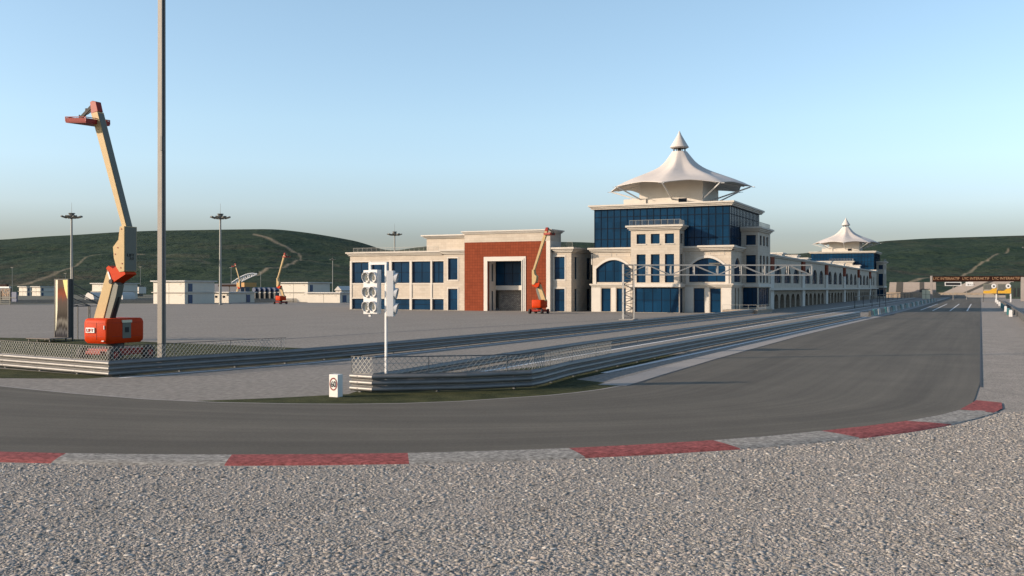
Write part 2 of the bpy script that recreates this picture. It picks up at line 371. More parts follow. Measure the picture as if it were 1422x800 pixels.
# loose stones: a real crushed-stone surface where the camera is close
def stones():
    rng = np.random.default_rng(3); n = 330000
    px = rng.uniform(-120, 1540, n); py = 637 + (rng.uniform(0, 1, n))**.9*190
    kx = np.array([p[0] for p in outer_k[:-2]]+[1560]); ky = np.array([p[1] for p in outer_k[:-2]]+[560])
    py = np.maximum(py, 0)
    # sample evenly over the ground, not over the picture
    d = 15.5 + 34*rng.uniform(0, 1, n)**1.35; py = 400+7000/d
    lim = np.interp(px, kx, ky)+1.5; keep = py > lim
    px = px[keep]; d = d[keep]; n = len(d); a = (px-711)/1400
    X = d*(FW.x+RT.x*a); Y = d*(FW.y+RT.y*a)
    base = np.array([(-1,-1,-1),(1,-1,-1),(1,1,-1),(-1,1,-1),(-.7,-.7,1),(.7,-.7,1),(.7,.7,1),(-.7,.7,1)], float)
    V = np.repeat(base[None], n, 0) + rng.uniform(-.38,.38,(n,8,3))
    s = (rng.lognormal(-4.36, .56, n)*(1+np.clip((d-24)/60,0,.6)))[:,None,None]; s = np.minimum(s, .045)
    V = V*s*np.array([1.45,1.0,.30])*(rng.uniform(.7,1.3,(n,1,3)))
    r = rng.normal(TH, .75, n); t = rng.uniform(-.22,.22,n)
    cx, sx = np.cos(t)[:,None], np.sin(t)[:,None]
    y0 = V[:,:,1]*cx-V[:,:,2]*sx; z0 = V[:,:,1]*sx+V[:,:,2]*cx
    c, q = np.cos(r)[:,None], np.sin(r)[:,None]
    x1 = V[:,:,0]*c-y0*q; y1 = V[:,:,0]*q+y0*c
    P = np.stack([x1+X[:,None], y1+Y[:,None], z0-.012+s[:,:,0]*rng.uniform(-.12,.30,n)[:,None]], -1).reshape(-1,3)
    F = np.array([(0,3,2,1),(4,5,6,7),(0,1,5,4),(1,2,6,5),(2,3,7,6),(3,0,4,7)])
    F = (F[None]+8*np.arange(n)[:,None,None]).reshape(-1,4)
    me = bpy.data.meshes.new('gravel_stones'); me.vertices.add(len(P)); me.vertices.foreach_set('co', P.ravel())
    me.loops.add(F.size); me.loops.foreach_set('vertex_index', F.ravel().astype(np.int32))
    me.polygons.add(len(F)); me.polygons.foreach_set('loop_start', np.arange(0, F.size, 4, dtype=np.int32))
    me.update(calc_edges=True); me.validate()
    m = bpy.data.materials.new('crushed_stone'); m.use_nodes = True; nt = m.node_tree; N = nt.nodes; L = nt.links; b = N['Principled BSDF']; b.inputs['Roughness'].default_value = .92; b.inputs['Specular IOR Level'].default_value = .25
    g = N.new('ShaderNodeNewGeometry'); cr = N.new('ShaderNodeValToRGB'); e = cr.color_ramp.elements
    e[0].position = 0; e[0].color = (.10,.094,.084,1); e[1].position = 1; e[1].color = (.44,.42,.385,1)
    for p, c in ((.12,(.205,.193,.173,1)), (.5,(.25,.235,.212,1)), (.75,(.285,.25,.224,1)), (.94,(.31,.295,.268,1))):
        x = e.new(p); x.color = c
    L.new(g.outputs['Random Per Island'], cr.inputs[0]); L.new(cr.outputs[0], b.inputs['Base Color'])
    me.materials.append(m)
    o = bpy.data.objects.new('gravel_stones', me); C.objects.link(o)
    tag(o, 'loose grey and pinkish crushed stones covering the run-off in the foreground', 'gravel', kind='stuff')
stones()

# ================================================================ hills
EX = [(-2600,352),(-1500,340),(-700,338),(-300,342),(0,333),(60,328.5),(110,326),(160,322.5),(210,320.5),(300,319),(380,318),(410,321),(440,325),(480,332),(505,337),(525,345),(540,350),(555,347),(575,344),(600,341),(640,338),(700,336),(800,336),(1000,345),(1090,353),(1120,352),(1150,347),(1222,335),(1290,331),(1422,327),(1800,320),(2600,335),(4200,350)]
def Epx(px):
    for (a, u), (b, v) in zip(EX[:-1], EX[1:]):
        if a <= px <= b:
            t = (px-a)/(b-a); return u+(v-u)*t
    return EX[0][1] if px < EX[0][0] else EX[-1][1]
def Esm(px): return sum(Epx(px+k*8) for k in range(-2,3))/5
def hill(px, f):
    D = 700+700*f; e = Esm(px); y = 409.5-(409.5-e)*(f**.85)
    r = dray(px); X, Y = r.x*D, r.y*D; z = H+(400-y)/1400*D
    z += (noise.fractal(Vector((X/160, Y/160, 0)), 1, 2, 5)*9)*math.sin(PI*f)
    return (X, Y, z)
TRAILS = [([(0,396),(20,394.5),(45,391),(75,384),(100,377.5),(115,368),(125,361),(150,356),(175,353),(200,352)], 1.0, .8),
 ([(352,326),(372,331),(395,338),(410,345),(418,352),(417,358),(408,364),(392,370),(372,378),(355,384)], 1.2, 1),
 ([(402,357),(430,356),(455,361),(470,366)], 1.2, .25), ([(210,352),(250,353),(290,352)], 1.6, .2), ([(232,368),(262,366),(290,372)], 2.2, .22),
 ([(1245,398),(1290,389),(1318,384),(1345,373),(1372,363),(1390,352),(1400,345)], 1.1, .95), ([(1300,386),(1345,382),(1390,379)], 1.2, .25)]
TP = [(subdiv(p, 2), w, k) for p, w, k in TRAILS] if False else None
def seg_d(p, a, b):
    ax, ay = a; bx, by = b; t = max(0, min(1, ((p[0]-ax)*(bx-ax)+(p[1]-ay)*(by-ay))/((bx-ax)**2+(by-ay)**2)))
    return math.hypot(p[0]-ax-t*(bx-ax), p[1]-ay-t*(by-ay))
mb = MB(); cols = list(range(-2600, -20, 20))+[-20+2.5*i for i in range(int(1462/2.5))]+list(range(1444, 4201, 20)); NR = 120; rows = [i/NR for i in range(NR+1)]; mask = []
for px in cols:
    e0 = Esm(px)
    for f in rows:
        mb.v.append(hill(px, f)); y = 409.5-(409.5-e0)*(f**.85); m_ = 0
        if -30 < px < 1450:
            jx = noise.noise(Vector((px/14, y/14, 3)))*1.6
            for pts, w, k in TRAILS:
                if px < min(p[0] for p in pts)-6 or px > max(p[0] for p in pts)+6: continue
                dd = min(seg_d((px+jx, y+jx*.3), a, b) for a, b in zip(pts[:-1], pts[1:]))
                m_ = max(m_, k*max(0, min(1, 1.35-dd/w)))
        mask.append(m_)
    e = hill(px, 1); r = dray(px)
    for k, (dd, zz) in enumerate(((120,.93),(350,.6),(700,-.1))): mb.v.append((r.x*(1400+dd), r.y*(1400+dd), e[2]*zz)); mask.append(0)
R = len(rows)+3
for i in range(len(cols)-1):
    for j in range(R-1): mb.f.append((i*R+j, (i+1)*R+j, (i+1)*R+j+1, i*R+j+1)); mb.m.append(0)
def hillmat():
    m = mat('hill_grass', (.022,.042,.024), .95); nt = m.node_tree; N = nt.nodes; L = nt.links; b = N['Principled BSDF']; b.inputs['Specular IOR Level'].default_value = .1
    g = N.new('ShaderNodeNewGeometry')
    def nz(sc, det, st=(1,1,1)):
        mp = N.new('ShaderNodeMapping'); mp.inputs['Scale'].default_value = st; L.new(g.outputs['Position'], mp.inputs[0])
        n = N.new('ShaderNodeTexNoise'); n.inputs['Scale'].default_value = sc; n.inputs['Detail'].default_value = det; n.inputs['Roughness'].default_value = .65; L.new(mp.outputs[0], n.inputs['Vector']); return n
    def mx(fac, lo, hi, a, c):
        r = N.new('ShaderNodeMapRange'); r.inputs[1].default_value = lo; r.inputs[2].default_value = hi; L.new(fac, r.inputs[0])
        k = N.new('ShaderNodeMix'); k.data_type = 'RGBA'; L.new(r.outputs[0], k.inputs[0])
        if isinstance(a, tuple): k.inputs[6].default_value = (*a, 1)
        else: L.new(a, k.inputs[6])
        k.inputs[7].default_value = (*c, 1); return k.outputs[2]
    c = mx(nz(.02, 8).outputs['Fac'], .38, .62, (.012,.028,.017), (.032,.047,.025))
    c = mx(nz(.006, 6, (1,1,4)).outputs['Fac'], .54, .68, c, (.050,.045,.030))
    c = mx(nz(.09, 6).outputs['Fac'], .54, .64, c, (.007,.018,.012))
    c = mx(nz(.22, 4, (1,1,2.5)).outputs['Fac'], .55, .66, c, (.042,.062,.034))
    c = mx(nz(.16, 5, (1.3,1,2)).outputs['Fac'], .57, .66, c, (.006,.016,.012))
    at = N.new('ShaderNodeAttribute'); at.attribute_name = 'trail'
    k = N.new('ShaderNodeMix'); k.data_type = 'RGBA'; L.new(at.outputs['Fac'], k.inputs[0]); L.new(c, k.inputs[6]); k.inputs[7].default_value = (.17,.145,.10,1); c = k.outputs[2]
    L.new(c, b.inputs['Base Color'])
    n = nz(.08, 8); bp = N.new('ShaderNodeBump'); bp.inputs['Strength'].default_value = .9; bp.inputs['Distance'].default_value = 5; L.new(n.outputs['Fac'], bp.inputs['Height']); L.new(bp.outputs[0], b.inputs['Normal'])
    return m
M['hill'] = hillmat()
o = mb.build('hills', M['hill'], recalc=False); tag(o, kind='structure'); at_ = o.data.attributes.new('trail', 'FLOAT', 'POINT'); at_.data.foreach_set('value', mask); o.data.polygons.foreach_set('use_smooth', [True]*len(o.data.polygons))
# ================================================================ guard rails
RAILP = [(-.02,0),(.10,.05),(.12,.10),(.10,.15),(.02,.20),(-.03,.215),(-.03,.235),(-.045,.235),(-.045,.21),(.005,.19),(.08,.14),(.10,.10),(.08,.06),(-.035,.0)]
def sweep(mb, prof, path, z0):
    prof = [(o, z*1.19) for o, z in prof]
    n = len(prof); rings = []
    for i, p in enumerate(path):
        P = Vector(p); a = Vector(path[i-1]) if i else None; b = Vector(path[i+1]) if i < len(path)-1 else None
        if a is None: t = (b-P).normalized(); nn = Vector((t.y,-t.x)); k = 1
        elif b is None: t = (P-a).normalized(); nn = Vector((t.y,-t.x)); k = 1
        else:
            t1 = (P-a).normalized(); t2 = (b-P).normalized(); n1 = Vector((t1.y,-t1.x)); n2 = Vector((t2.y,-t2.x)); nn = (n1+n2).normalized(); k = 1/max(.4, nn.dot(n1))
        rings.append([(P.x+nn.x*o*k, P.y+nn.y*o*k, z0+z) for o, z in prof])
    o = len(mb.v)
    for r in rings: mb.v += r
    for i in range(len(rings)-1):
        for j in range(n): mb.f.append((o+i*n+j, o+i*n+(j+1) % n, o+(i+1)*n+(j+1) % n, o+(i+1)*n+j)); mb.m.append(0)
    mb.f.append(tuple(o+j for j in range(n))); mb.m.append(0); q = o+(len(rings)-1)*n; mb.f.append(tuple(q+j for j in range(n))); mb.m.append(0)
def at_len(path, s):
    for a, b in zip(path[:-1], path[1:]):
        L_ = math.dist(a, b)
        if s <= L_: t = s/L_; return (a[0]+(b[0]-a[0])*t, a[1]+(b[1]-a[1])*t)
        s -= L_
    return path[-1]
def plen(path): return sum(math.dist(a, b) for a, b in zip(path[:-1], path[1:]))
def guard_rail(path, n, label, z0=.07, pitch=.29, post=4.0, fence_to=None, group=None, maxposts=95):
    mid_ = at_len(path, plen(path)*.3); root = empty('guard_rail', (mid_[0], mid_[1], 0), label, 'guard rail', group)
    for k in range(n):
        mb = MB(); sweep(mb, RAILP, path, z0+k*pitch); mb.build('rail', M['steel'], root, smooth=False)
    L_ = plen(path); post = max(post, L_/maxposts); s = .5; h = z0+n*pitch
    back = offset_path(path, -.09)
    while s < L_:
        x, y = at_len(path, s); x2, y2 = at_len(path, min(L_, s+.2)); t = Vector((x2-x, y2-y)); t = t.normalized() if t.length else Vector((0,1)); nn = Vector((t.y,-t.x))
        mb = MB(); mb.bar((x-nn.x*.1, y-nn.y*.1, 0), (x-nn.x*.1, y-nn.y*.1, h-.03), .12, .14)
        for k in range(n):   # splice plate on each rail
            zc = z0+k*pitch+.135; mb.bar((x+nn.x*.02, y+nn.y*.02, zc-.02), (x+nn.x*.02, y+nn.y*.02, zc+.02), .07, .2)
        mb.build('post', M['post'], root); s += post
    if fence_to:
        cell = .27; hh = .78; mb = MB(); w = .017; s = -.75
        def P(s_, z): x, y = at_len(path, max(0, min(L_, s_))); return (x, y, z)
        while s < fence_to+.8:
            for sg in (1, -1):
                s1 = s+sg*.75
                for q in range(6):
                    u0, u1 = s+(s1-s)*q/6, s+(s1-s)*(q+1)/6
                    if min(u0, u1) < -.01 or max(u0, u1) > fence_to: continue
                    mb.bar(P(u0, h+hh*q/6), P(u1, h+hh*(q+1)/6), w)
            s += cell
        mb.build('wire_mesh', M['wire'], root)
        mb = MB(); step = 1.5; s = 0
        while s < fence_to:
            e = min(fence_to, s+step); mb.bar(P(s, h+hh), P(e, h+hh), .035, .03); s = e
        mb.build('top_wire', M['darkwire'], root)
        s = .05
        while s < fence_to:
            x, y, _ = P(s, 0); mb = MB(); mb.tube((x, y, h-.2), (x, y, h+hh+.02), .018, n=6); mb.build('fence_stake', M['post'], root); s += 4
    return root
A0 = [G(-420,488)] + A
sA = plen(A0[:6])
guard_rail(A0, 3, 'triple guard rail with mesh on its bend, in front of the large boom lift', fence_to=sA+8)
B = [(-27.75,41.4),(-27.9,45.9),(-28.7,60),(-29,75),(-28.9,200),(-28.2,300),(-27.6,500)]
guard_rail(B, 2, 'double steel guard rail in the middle, on the near side of the pit entry lane', pitch=.3, z0=.1)
Cc = [(-27.5,40.75),(-26.15,40.55),(-22.6,43.3),(-20.35,46.0),(-20.3,47.3),(-20.75,52),(-20.9,62),(-20.8,80),(-18.9,183)]
guard_rail(Cc, 3, 'nearest triple steel guard rail with blunt end and wire mesh, beside the white 60 box', fence_to=23)
guard_rail([(5.9,30),(5.9,130),(6.0,430)], 3, 'steel guard rail on the right of the start straight behind white and teal blocks', pitch=.33, z0=.08)
FR = [G(-300,424), G(0,421.8), G(130,421), G(213,420.5), G(300,420.3), G(484,418.8)]
guard_rail([(a, b) for a, b in FR], 3, 'distant steel guard rail along the white cabins at the far edge of the paddock', pitch=.42, z0=.1, post=6)
# ================================================================ building kit
def fr(axis, plane, out):
    if axis == 'x': return lambda u, z, d: (u, plane-out*d, z)
    return lambda u, z, d: (plane-out*d, u, z)
def fbox(mb, P, u0, u1, z0, z1, d0, d1, mi=0):
    a = P(u0, z0, d0); b = P(u1, z1, d1); mb.box(a[0], b[0], a[1], b[1], a[2], b[2], mi)
def arc_pts(u0, u1, z1, rise, n=14, semi=False):
    uc = (u0+u1)/2; w = (u1-u0)/2; out = []
    for i in range(n+1):
        t = -1+2*i/n; out.append((uc+w*t, z1-rise+rise*math.sqrt(max(0, 1-t*t)) if semi else z1-rise*(t*t)))
    return out
def wall(mb, P, u0, u1, z0, z1, th, ops):
    """wall with real openings; ops: (u0,u1,z0,z1,rise)"""
    us = sorted({u0, u1, *[o[0] for o in ops], *[o[1] for o in ops]}); us = [u for u in us if u0-1e-6 <= u <= u1+1e-6]
    for a, b in zip(us[:-1], us[1:]):
        if b-a < 1e-4: continue
        c = (a+b)/2; hs = sorted([(o[2], o[3]) for o in ops if o[0] < c < o[1]]); z = z0
        for lo, hi in hs:
            if lo > z+1e-4: fbox(mb, P, a, b, z, lo, 0, th)
            z = hi
        if z < z1-1e-4: fbox(mb, P, a, b, z, z1, 0, th)
    for o in ops:
        if len(o) > 4 and o[4]:
            pts = arc_pts(o[0], o[1], o[3], o[4], semi=(len(o) > 5 and o[5])); n = len(pts)//2; uc = pts[n]
            mb.prism([(o[0], o[3])]+pts[:n+1], P, 0, th); mb.prism([(o[1], o[3])]+pts[n:][::-1], P, 0, th)
def window(parent, P, o, cols=1, rows=2, depth=.3, name='window', m=None, bar=.07, frame=True):
    mb = MB(); fbox(mb, P, o[0]-.05, o[1]+.05, o[2]-.02, o[3]+.02, depth, depth+.06)
    w = mb.build(name, m or M['glass'], parent)
    if frame:
        mb = MB(); f = bar
        for i in range(cols+1):
            u = o[0]+(o[1]-o[0])*i/cols; u = min(max(u, o[0]+f/2), o[1]-f/2); fbox(mb, P, u-f/2, u+f/2, o[2], o[3], depth-.06, depth-.004)
        for j in range(rows+1):
            z = o[2]+(o[3]-o[2])*j/rows; z = min(max(z, o[2]+f/2), o[3]-f/2); fbox(mb, P, o[0], o[1], z-f/2, z+f/2, depth-.065, depth-.003)
        mb.build('mullions', M['mull'], w)
    return w
def cornice(mb, x0, x1, y0, y1, z0, z1, out):
    """three-step projecting moulding round a rectangle"""
    h = z1-z0
    for k, (a, b, o) in enumerate(((0,.3,.35),(.3,.62,.65),(.62,1,1))):
        e = out*o; mb.box(x0-e, x1+e, y0-e, y1+e, z0+h*a, z0+h*b)
def railing(mb, P, u0, u1, z, h=1.1, gap=1.2, d=0, dense=.2):
    n = max(1, int((u1-u0)/gap))
    for i in range(n+1):
        u = u0+(u1-u0)*i/n; fbox(mb, P, u-.025, u+.025, z, z+h, d-.025, d+.025)
    fbox(mb, P, u0, u1, z+h-.05, z+h, d-.03, d+.03); fbox(mb, P, u0, u1, z+.1, z+.14, d-.02, d+.02)
    n = max(1, int((u1-u0)/dense))
    for i in range(n+1):
        u = u0+(u1-u0)*i/n; fbox(mb, P, u-.009, u+.009, z+.1, z+h, d-.009, d+.009)

# ================================================================ glass tower with tent roof
def make_tower(label):
    XL, XR, YF, YB = -77.4, -46.9, 208.5, 239.5
    root = empty('glass_tower', (-62.2, YF, 0), label, 'tower', 'twin glass towers with tent roofs')
    F = fr('x', YF, -1); fx = lambda px: xY(px, YF)
    R_ = fr('y', XR, 1)
    z1, z2 = 6.0, 13.0
    # podium walls
    ops = []
    W = []
    def op(u0, u1, a, b, rise=0, cols=1, rows=2): o = (u0, u1, a, b, rise); W.append((o, cols, rows)); return o
    bx0, bx1 = xY(876, YF-3.4), xY(943.5, YF-3.4)
    left = [op(fx(835),fx(848),.05,5.1), op(fx(856),fx(869),.05,5.1), op(fx(828),fx(876.5),6.4,11.2,1.9,4,2)]
    right = [op(fx(963.5),fx(978),.05,5.1), op(fx(986),fx(1001),.05,5.1), op(fx(957),fx(1007.5),6.4,11.4,1.9,4,2)]
    mb = MB(); wall(mb, F, XL, bx0+.3, 0, z2, .6, left); mb.build('podium_wall', M['stone'], root)
    mb = MB(); wall(mb, F, bx1-.3, XR, 0, z2, .6, right); mb.build('podium_wall', M['stone'], root)
    for o, c, r in W: window(root, F, o, c, r)
    W.clear()
    # white stucco surrounds of the arches, proud of the wall
    for (a, b, zt) in ((fx(828),fx(876.5),11.2),(fx(957),fx(1007.5),11.4)):
        mb = MB(); inn = arc_pts(a, b, zt, 1.9); out_ = [(u, z+.55) for u, z in inn]
        for i in range(len(inn)-1): mb.prism([inn[i], inn[i+1], out_[i+1], out_[i]], F, -.12, .02)
        fbox(mb, F, a-.7, a, 6.05, zt-1.35, -.12, .02); fbox(mb, F, b, b+.7, 6.05, zt-1.35, -.12, .02)
        fbox(mb, F, a-1.15, a-.95, 10.2, 12.6, -.08, .02)
        for s_, e_ in ((a+.2, (a+b)/2-.5), ((a+b)/2+.5, b-.2)):
            for zz in (11.95, 12.55): fbox(mb, F, s_, e_, zz, zz+.09, -.06, .01)
            fbox(mb, F, s_, s_+.09, 12.04, 12.55, -.06, .01); fbox(mb, F, e_-.09, e_, 12.04, 12.55, -.06, .01)
        mb.build('arch_surround', M['plaster'], root)
    # ground floor piers in plain plaster
    for a, b in ((821.3,834.2),(849.2,855.2),(869.8,875.5),(951,962.4),(979.2,984.8),(1002.3,1015.6)):
        mb = MB(); fbox(mb, F, fx(a), fx(b), 0, 5.3, -.05, .01); mb.build('pier', M['plaster'], root)
    # right side podium
    sy0 = 219.5
    ro = [(yX(1020.5,XR), yX(1022.6,XR), .05, 5.1, 0), (yX(1024.5,XR), yX(1026.4,XR), .05, 5.1, 0), (yX(1019.6,XR), yX(1028.6,XR), 6.4, 11.5, 2.4)]
    mb = MB(); wall(mb, R_, YF+.6, sy0+.3, 0, z2, .6, ro); mb.build('side_wall', M['stone'], root)
    mb = MB(); wall(mb, R_, 233.3, YB, 0, z2, .6, []); mb.build('side_wall', M['stone'], root)
    for o in ro: window(root, R_, o, 1, 2)
    mb = MB(); mb.box(XL, XL+.5, YF+.61, YB, 0, z2); mb.box(XL+.5, XR-.6, YB-.5, YB, 0, z2); mb.build('rear_walls', M['stone'], root)
    mb = MB(); mb.box(XL+.6, XR-.7, YF+.7, YB-.6, z2-.3, z2-.05); mb.build('podium_deck', M['trim'], root)
    mb = MB(); cornice(mb, XL, bx0-.02, YF, YF+2, 12.9, 13.85, .9); mb.build('podium_cornice', M['trim'], root); mb = MB(); cornice(mb, bx1+.02, XR, YF, YF+2, 12.9, 13.84, .9); cornice(mb, XR-2, XR-.01, YF+2.9, YB-.1, 12.92, 13.83, .88)
    cornice(mb, fx(976), XR, YF-.35, YF+1, 12.95, 13.95, .9)
    mb.build('podium_cornice', M['trim'], root)
    mb = MB(); cornice(mb, XL, bx0-.02, YF+.0, YF+1, 5.35, 6.05, .55); mb.build('string_course', M['trim'], root); mb = MB(); cornice(mb, fx(976), XR, YF-.1, YF+1, 5.37, 6.07, .6); cornice(mb, bx1+.02, fx(976)-.7, YF+.3, YF+1, 5.38, 6.03, .4)
    cornice(mb, XR-.5, XR-.02, YF+1.7, YB-.1, 5.36, 6.04, .5); mb.build('string_course', M['trim'], root)
    # bay of a given footprint
    def bay(x0, x1, y0, y1, fops, rops, gtop, zt, rail):
        Fb = fr('x', y0, -1); Rb = fr('y', x1, 1); mb = MB()
        wall(mb, Fb, x0, x1, 0, zt, .5, [o for o, _, _ in fops]); wall(mb, Rb, y0+.5, y1, 0, zt, .5, [o for o, _, _ in rops])
        mb.box(x0, x0+.5, y0+.51, y1, 0, zt); mb.box(x0+.5, x1-.5, y0+.5, y1, zt-.3, zt-.02)
        b = mb.build('bay_walls', M['stone'], root)
        for o, c, r in fops: window(root, Fb, o, c, r)
        for o, c, r in rops: window(root, Rb, o, c, r)
        mb = MB(); cornice(mb, x0, x1, y0, y1-1.0, zt-.1, zt+.85, .95); mb.build('bay_cornice', M['trim'], root)
        mb = MB(); cornice(mb, x0+.01, x1-.01, y0+.01, y1-1.2, 5.34, 6.06, .5) if False else fbox(mb, Fb, x0-.25, x1+.3, 5.36, 6.05, -.45, .3)
        fbox(mb, Rb, y0+.31, y1, 5.36, 6.05, -.3, .2)
        for a, b_, zz in sills:
            fbox(mb, Fb, a-.12, b_+.12, zz-.22, zz-.02, -.14, .05)
        mb.build('bay_mouldings', M['plaster'], root)
        mb = MB(); railing(mb, Fb, x0-.3, x1+.3, zt+.85, 1.15, 1.3, 0, .22); railing(mb, Rb, y0+.1, y1-.5, zt+.85, 1.15, 1.3, 0, .22); mb.build('roof_railing', M['mastgrey'], root)
    yb = YF-3.4; gx = lambda px: xY(px, yb)
    sills = [(gx(a), gx(b), z) for a, b in ((884,896.5),(903.7,916),(923.3,936)) for z in (14.4,)]
    fops = [((gx(881.5), gx(942.8), .05, 5.2, 0), 5, 2)]
    for a, b in ((884,896.5),(903.7,916),(923.3,936)): fops += [((gx(a), gx(b), 6.3, 12.2, 0), 1, 2), ((gx(a), gx(b), 14.4, 16.45, 0), 1, 1)]
    rops = [((yb+.9, yb+2.5, 6.3, 12.2, 0), 1, 2), ((yb+.9, yb+2.5, 14.4, 16.45, 0), 1, 1), ((yb+.6, yb+3, .05, 5.1, 0), 1, 2)]
    bay(bx0, bx1, yb, YF+1, fops, rops, 5.2, 17.4, True)
    # side bay beside the pit lane
    sx0, sx1, sy1 = XR-.3, -43.6, 233.6; hx = lambda px: xY(px, sy0)
    sills = [(hx(1036), hx(1049.5), 14.4)]
    fops = [((hx(1036), hx(1049.5), 14.4, 16.5, 0), 1, 1), ((hx(1036), hx(1049.5), 6.3, 12.2, 0), 1, 2), ((hx(1031.5), hx(1051.5), 1.0, 5.2, 0), 3, 1)]
    ks = [(sy0+2.2, sy0+4.4), (sy0+5.9, sy0+8.1), (sy0+9.6, sy0+11.8)]
    rops = [((a, b, 14.4, 16.5, 0), 1, 1) for a, b in ks]+[((a, b, 6.3, 12.2, 0), 1, 2) for a, b in ks]+[((sy0+.8, sy1-.8, 1.0, 5.2, 0), 6, 1)]
    bay(sx0, sx1, sy0, sy1, fops, rops, 5.2, 17.4, True)
    # glass box
    gz0, gz1 = 13.86, 22.2; e = .05
    mb = MB(); mb.box(XL+.35, XR-.35, YF+.35, YB-.35, gz0, gz1); g = mb.build('glass_curtain_wall', M['glass'], root)
    mb = MB(); n = 20
    for i in range(n+1):
        u = XL+.35+(XR-XL-.7)*i/n; fbox(mb, F, u-.05, u+.05, gz0, gz1, .27, .36); fbox(mb, fr('x', YB, 1), u-.05, u+.05, gz0, gz1, .27, .36)
        v = YF+.35+(YB-YF-.7)*i/n; fbox(mb, R_, v-.05, v+.05, gz0, gz1, .27, .36); fbox(mb, fr('y', XL, -1), v-.05, v+.05, gz0, gz1, .27, .36)
    for z in (15.7, 18.0, 20.5):
        mb.box(XL+.28, XR-.28, YF+.28, YB-.28, z-.06, z+.06)
    mb.build('mullions', M['mull'], g)
    mb = MB(); cornice(mb, XL, XR, YF, YB, 22.2, 23.1, .8); mb.build('roof_slab', M['trim'], root)
    # plant room under the tent
    cx, cy = (XL+XR)/2, (YF+YB)/2
    mb = MB(); mb.box(xY(866, YF+8), cx-5.6, YF+8, YB-6, 23.1, 24.9); mb.build('plinth', M['plaster'], root)
    mb = MB(); mb.box(cx-7.2, cx+7.2, cy-7.2, cy+7.2, 23.1, 29.3); core = mb.build('roof_pavilion', M['plaster'], root)
    mb = MB(); mb.box(cx+1.8, cx+3.6, cy-7.27, cy-7.18, 23.6, 24.7); mb.build('vent', M['mull'], core)
    PROF = [(0,1),(.07,.80),(.148,.667),(.239,.55),(.36,.45),(.51,.353),(.7,.235),(.91,.09),(1,0)]
    def prof(v):
        for (a,b),(c,d) in zip(PROF[:-1],PROF[1:]):
            if a <= v <= c: return b+(d-b)*(v-a)/(c-a)
        return 0
    # tensile membrane: 8 arms, scalloped edge
    nA, sub = 8, 10; zA, zT, RT_ = 36.2, 27.4, 16.2; mb = MB(); N_ = nA*sub; rows = 16; ph = math.radians(22.5)+TH
    tip = []
    for i in range(nA):
        a = ph+2*PI*i/nA; tip.append(a)
    grid = []
    for j in range(rows+1):
        v = j/rows; row = []
        for i in range(N_):
            a = ph+2*PI*i/N_; k = abs(((i % sub)/sub)-.5)*2     # 1 at an arm, 0 between
            Re = RT_*(.87+.13*k**1.8); r = 1.7+(Re-1.7)*v
            z = zT+(zA-zT)*(prof(max(0,v-.04))+prof(v)+prof(min(1,v+.04)))/3
            z += (1-k**1.5)*.65*v**2 - (1-k)*.40*math.sin(PI*v)
            row.append((cx+r*math.cos(a), cy+r*math.sin(a), z))
        grid.append(row)
    for row in grid: mb.v += row
    for row in grid: mb.v += [(x, y, z-.12) for x, y, z in row]
    off = (rows+1)*N_
    for j in range(rows):
        for i in range(N_):
            a, b, c, d = j*N_+i, j*N_+(i+1) % N_, (j+1)*N_+(i+1) % N_, (j+1)*N_+i
            mb.f.append((a, d, c, b)); mb.m.append(0); mb.f.append((off+a, off+b, off+c, off+d)); mb.m.append(0)
    for i in range(N_):
        for j, fl in ((0, 0), (rows, 1)):
            a, b = j*N_+i, j*N_+(i+1) % N_; mb.f.append((a, b, off+b, off+a)); mb.m.append(0)
    t = mb.build('tent_canopy', M['tent'], root)
    t.data.polygons.foreach_set('use_smooth', [True]*len(t.data.polygons)); t.data.set_sharp_from_angle(angle=math.radians(60))
    mb = MB(); mb.lathe([(1.75,36.6),(2.15,36.85),(1.2,38.4),(.5,39.6),(.05,40.6)], 20, (cx, cy)); mb.build('spire_cap', M['tent'], root, smooth=True)
    mb = MB()
    for i in range(8): a = 2*PI*i/8; mb.tube((cx+1.35*math.cos(a), cy+1.35*math.sin(a), 35.7), (cx+1.35*math.cos(a), cy+1.35*math.sin(a), 36.8), .09, n=6)
    mb.tube((cx, cy, 29.2), (cx, cy, 36.7), .35, n=10); mb.build('spire_collar', M['darkgrey'], root)
    for a in tip:
        c, s = math.cos(a), math.sin(a); k = 7.2/max(abs(c), abs(s)); mb = MB()
        mb.tube((cx+c*k, cy+s*k, 24.6), (cx+c*RT_*.98, cy+s*RT_*.98, zT-.1), .16, n=8)
        mb.tube((cx+c*k, cy+s*k, 28.7), (cx+c*RT_*.9, cy+s*RT_*.9, zT+.1), .12, n=8)
        for q in (-1, 1): mb.tube((cx+c*RT_*.97, cy+s*RT_*.97, zT-.05), (cx+16.9*math.cos(a+q*.035), cy+16.9*math.sin(a+q*.035), zT-.1), .06, n=6)
        mb.build('canopy_strut', M['white'], root, smooth=True)
    return root
KT = .964
def settle(o, k, kz): o.location = (o.location.x*k, o.location.y*k, 0); o.scale = (k, k, kz)
tw = make_tower('nearer, larger looking blue glass tower with white tent roof, behind the steel truss gantry')
tw2 = copy_tree(tw); tw2.location.y += 312; settle(tw, KT, .972); settle(tw2, KT, .972); tw2['label'] = 'smaller looking blue glass tower with tent roof, at the far end of the pit building'

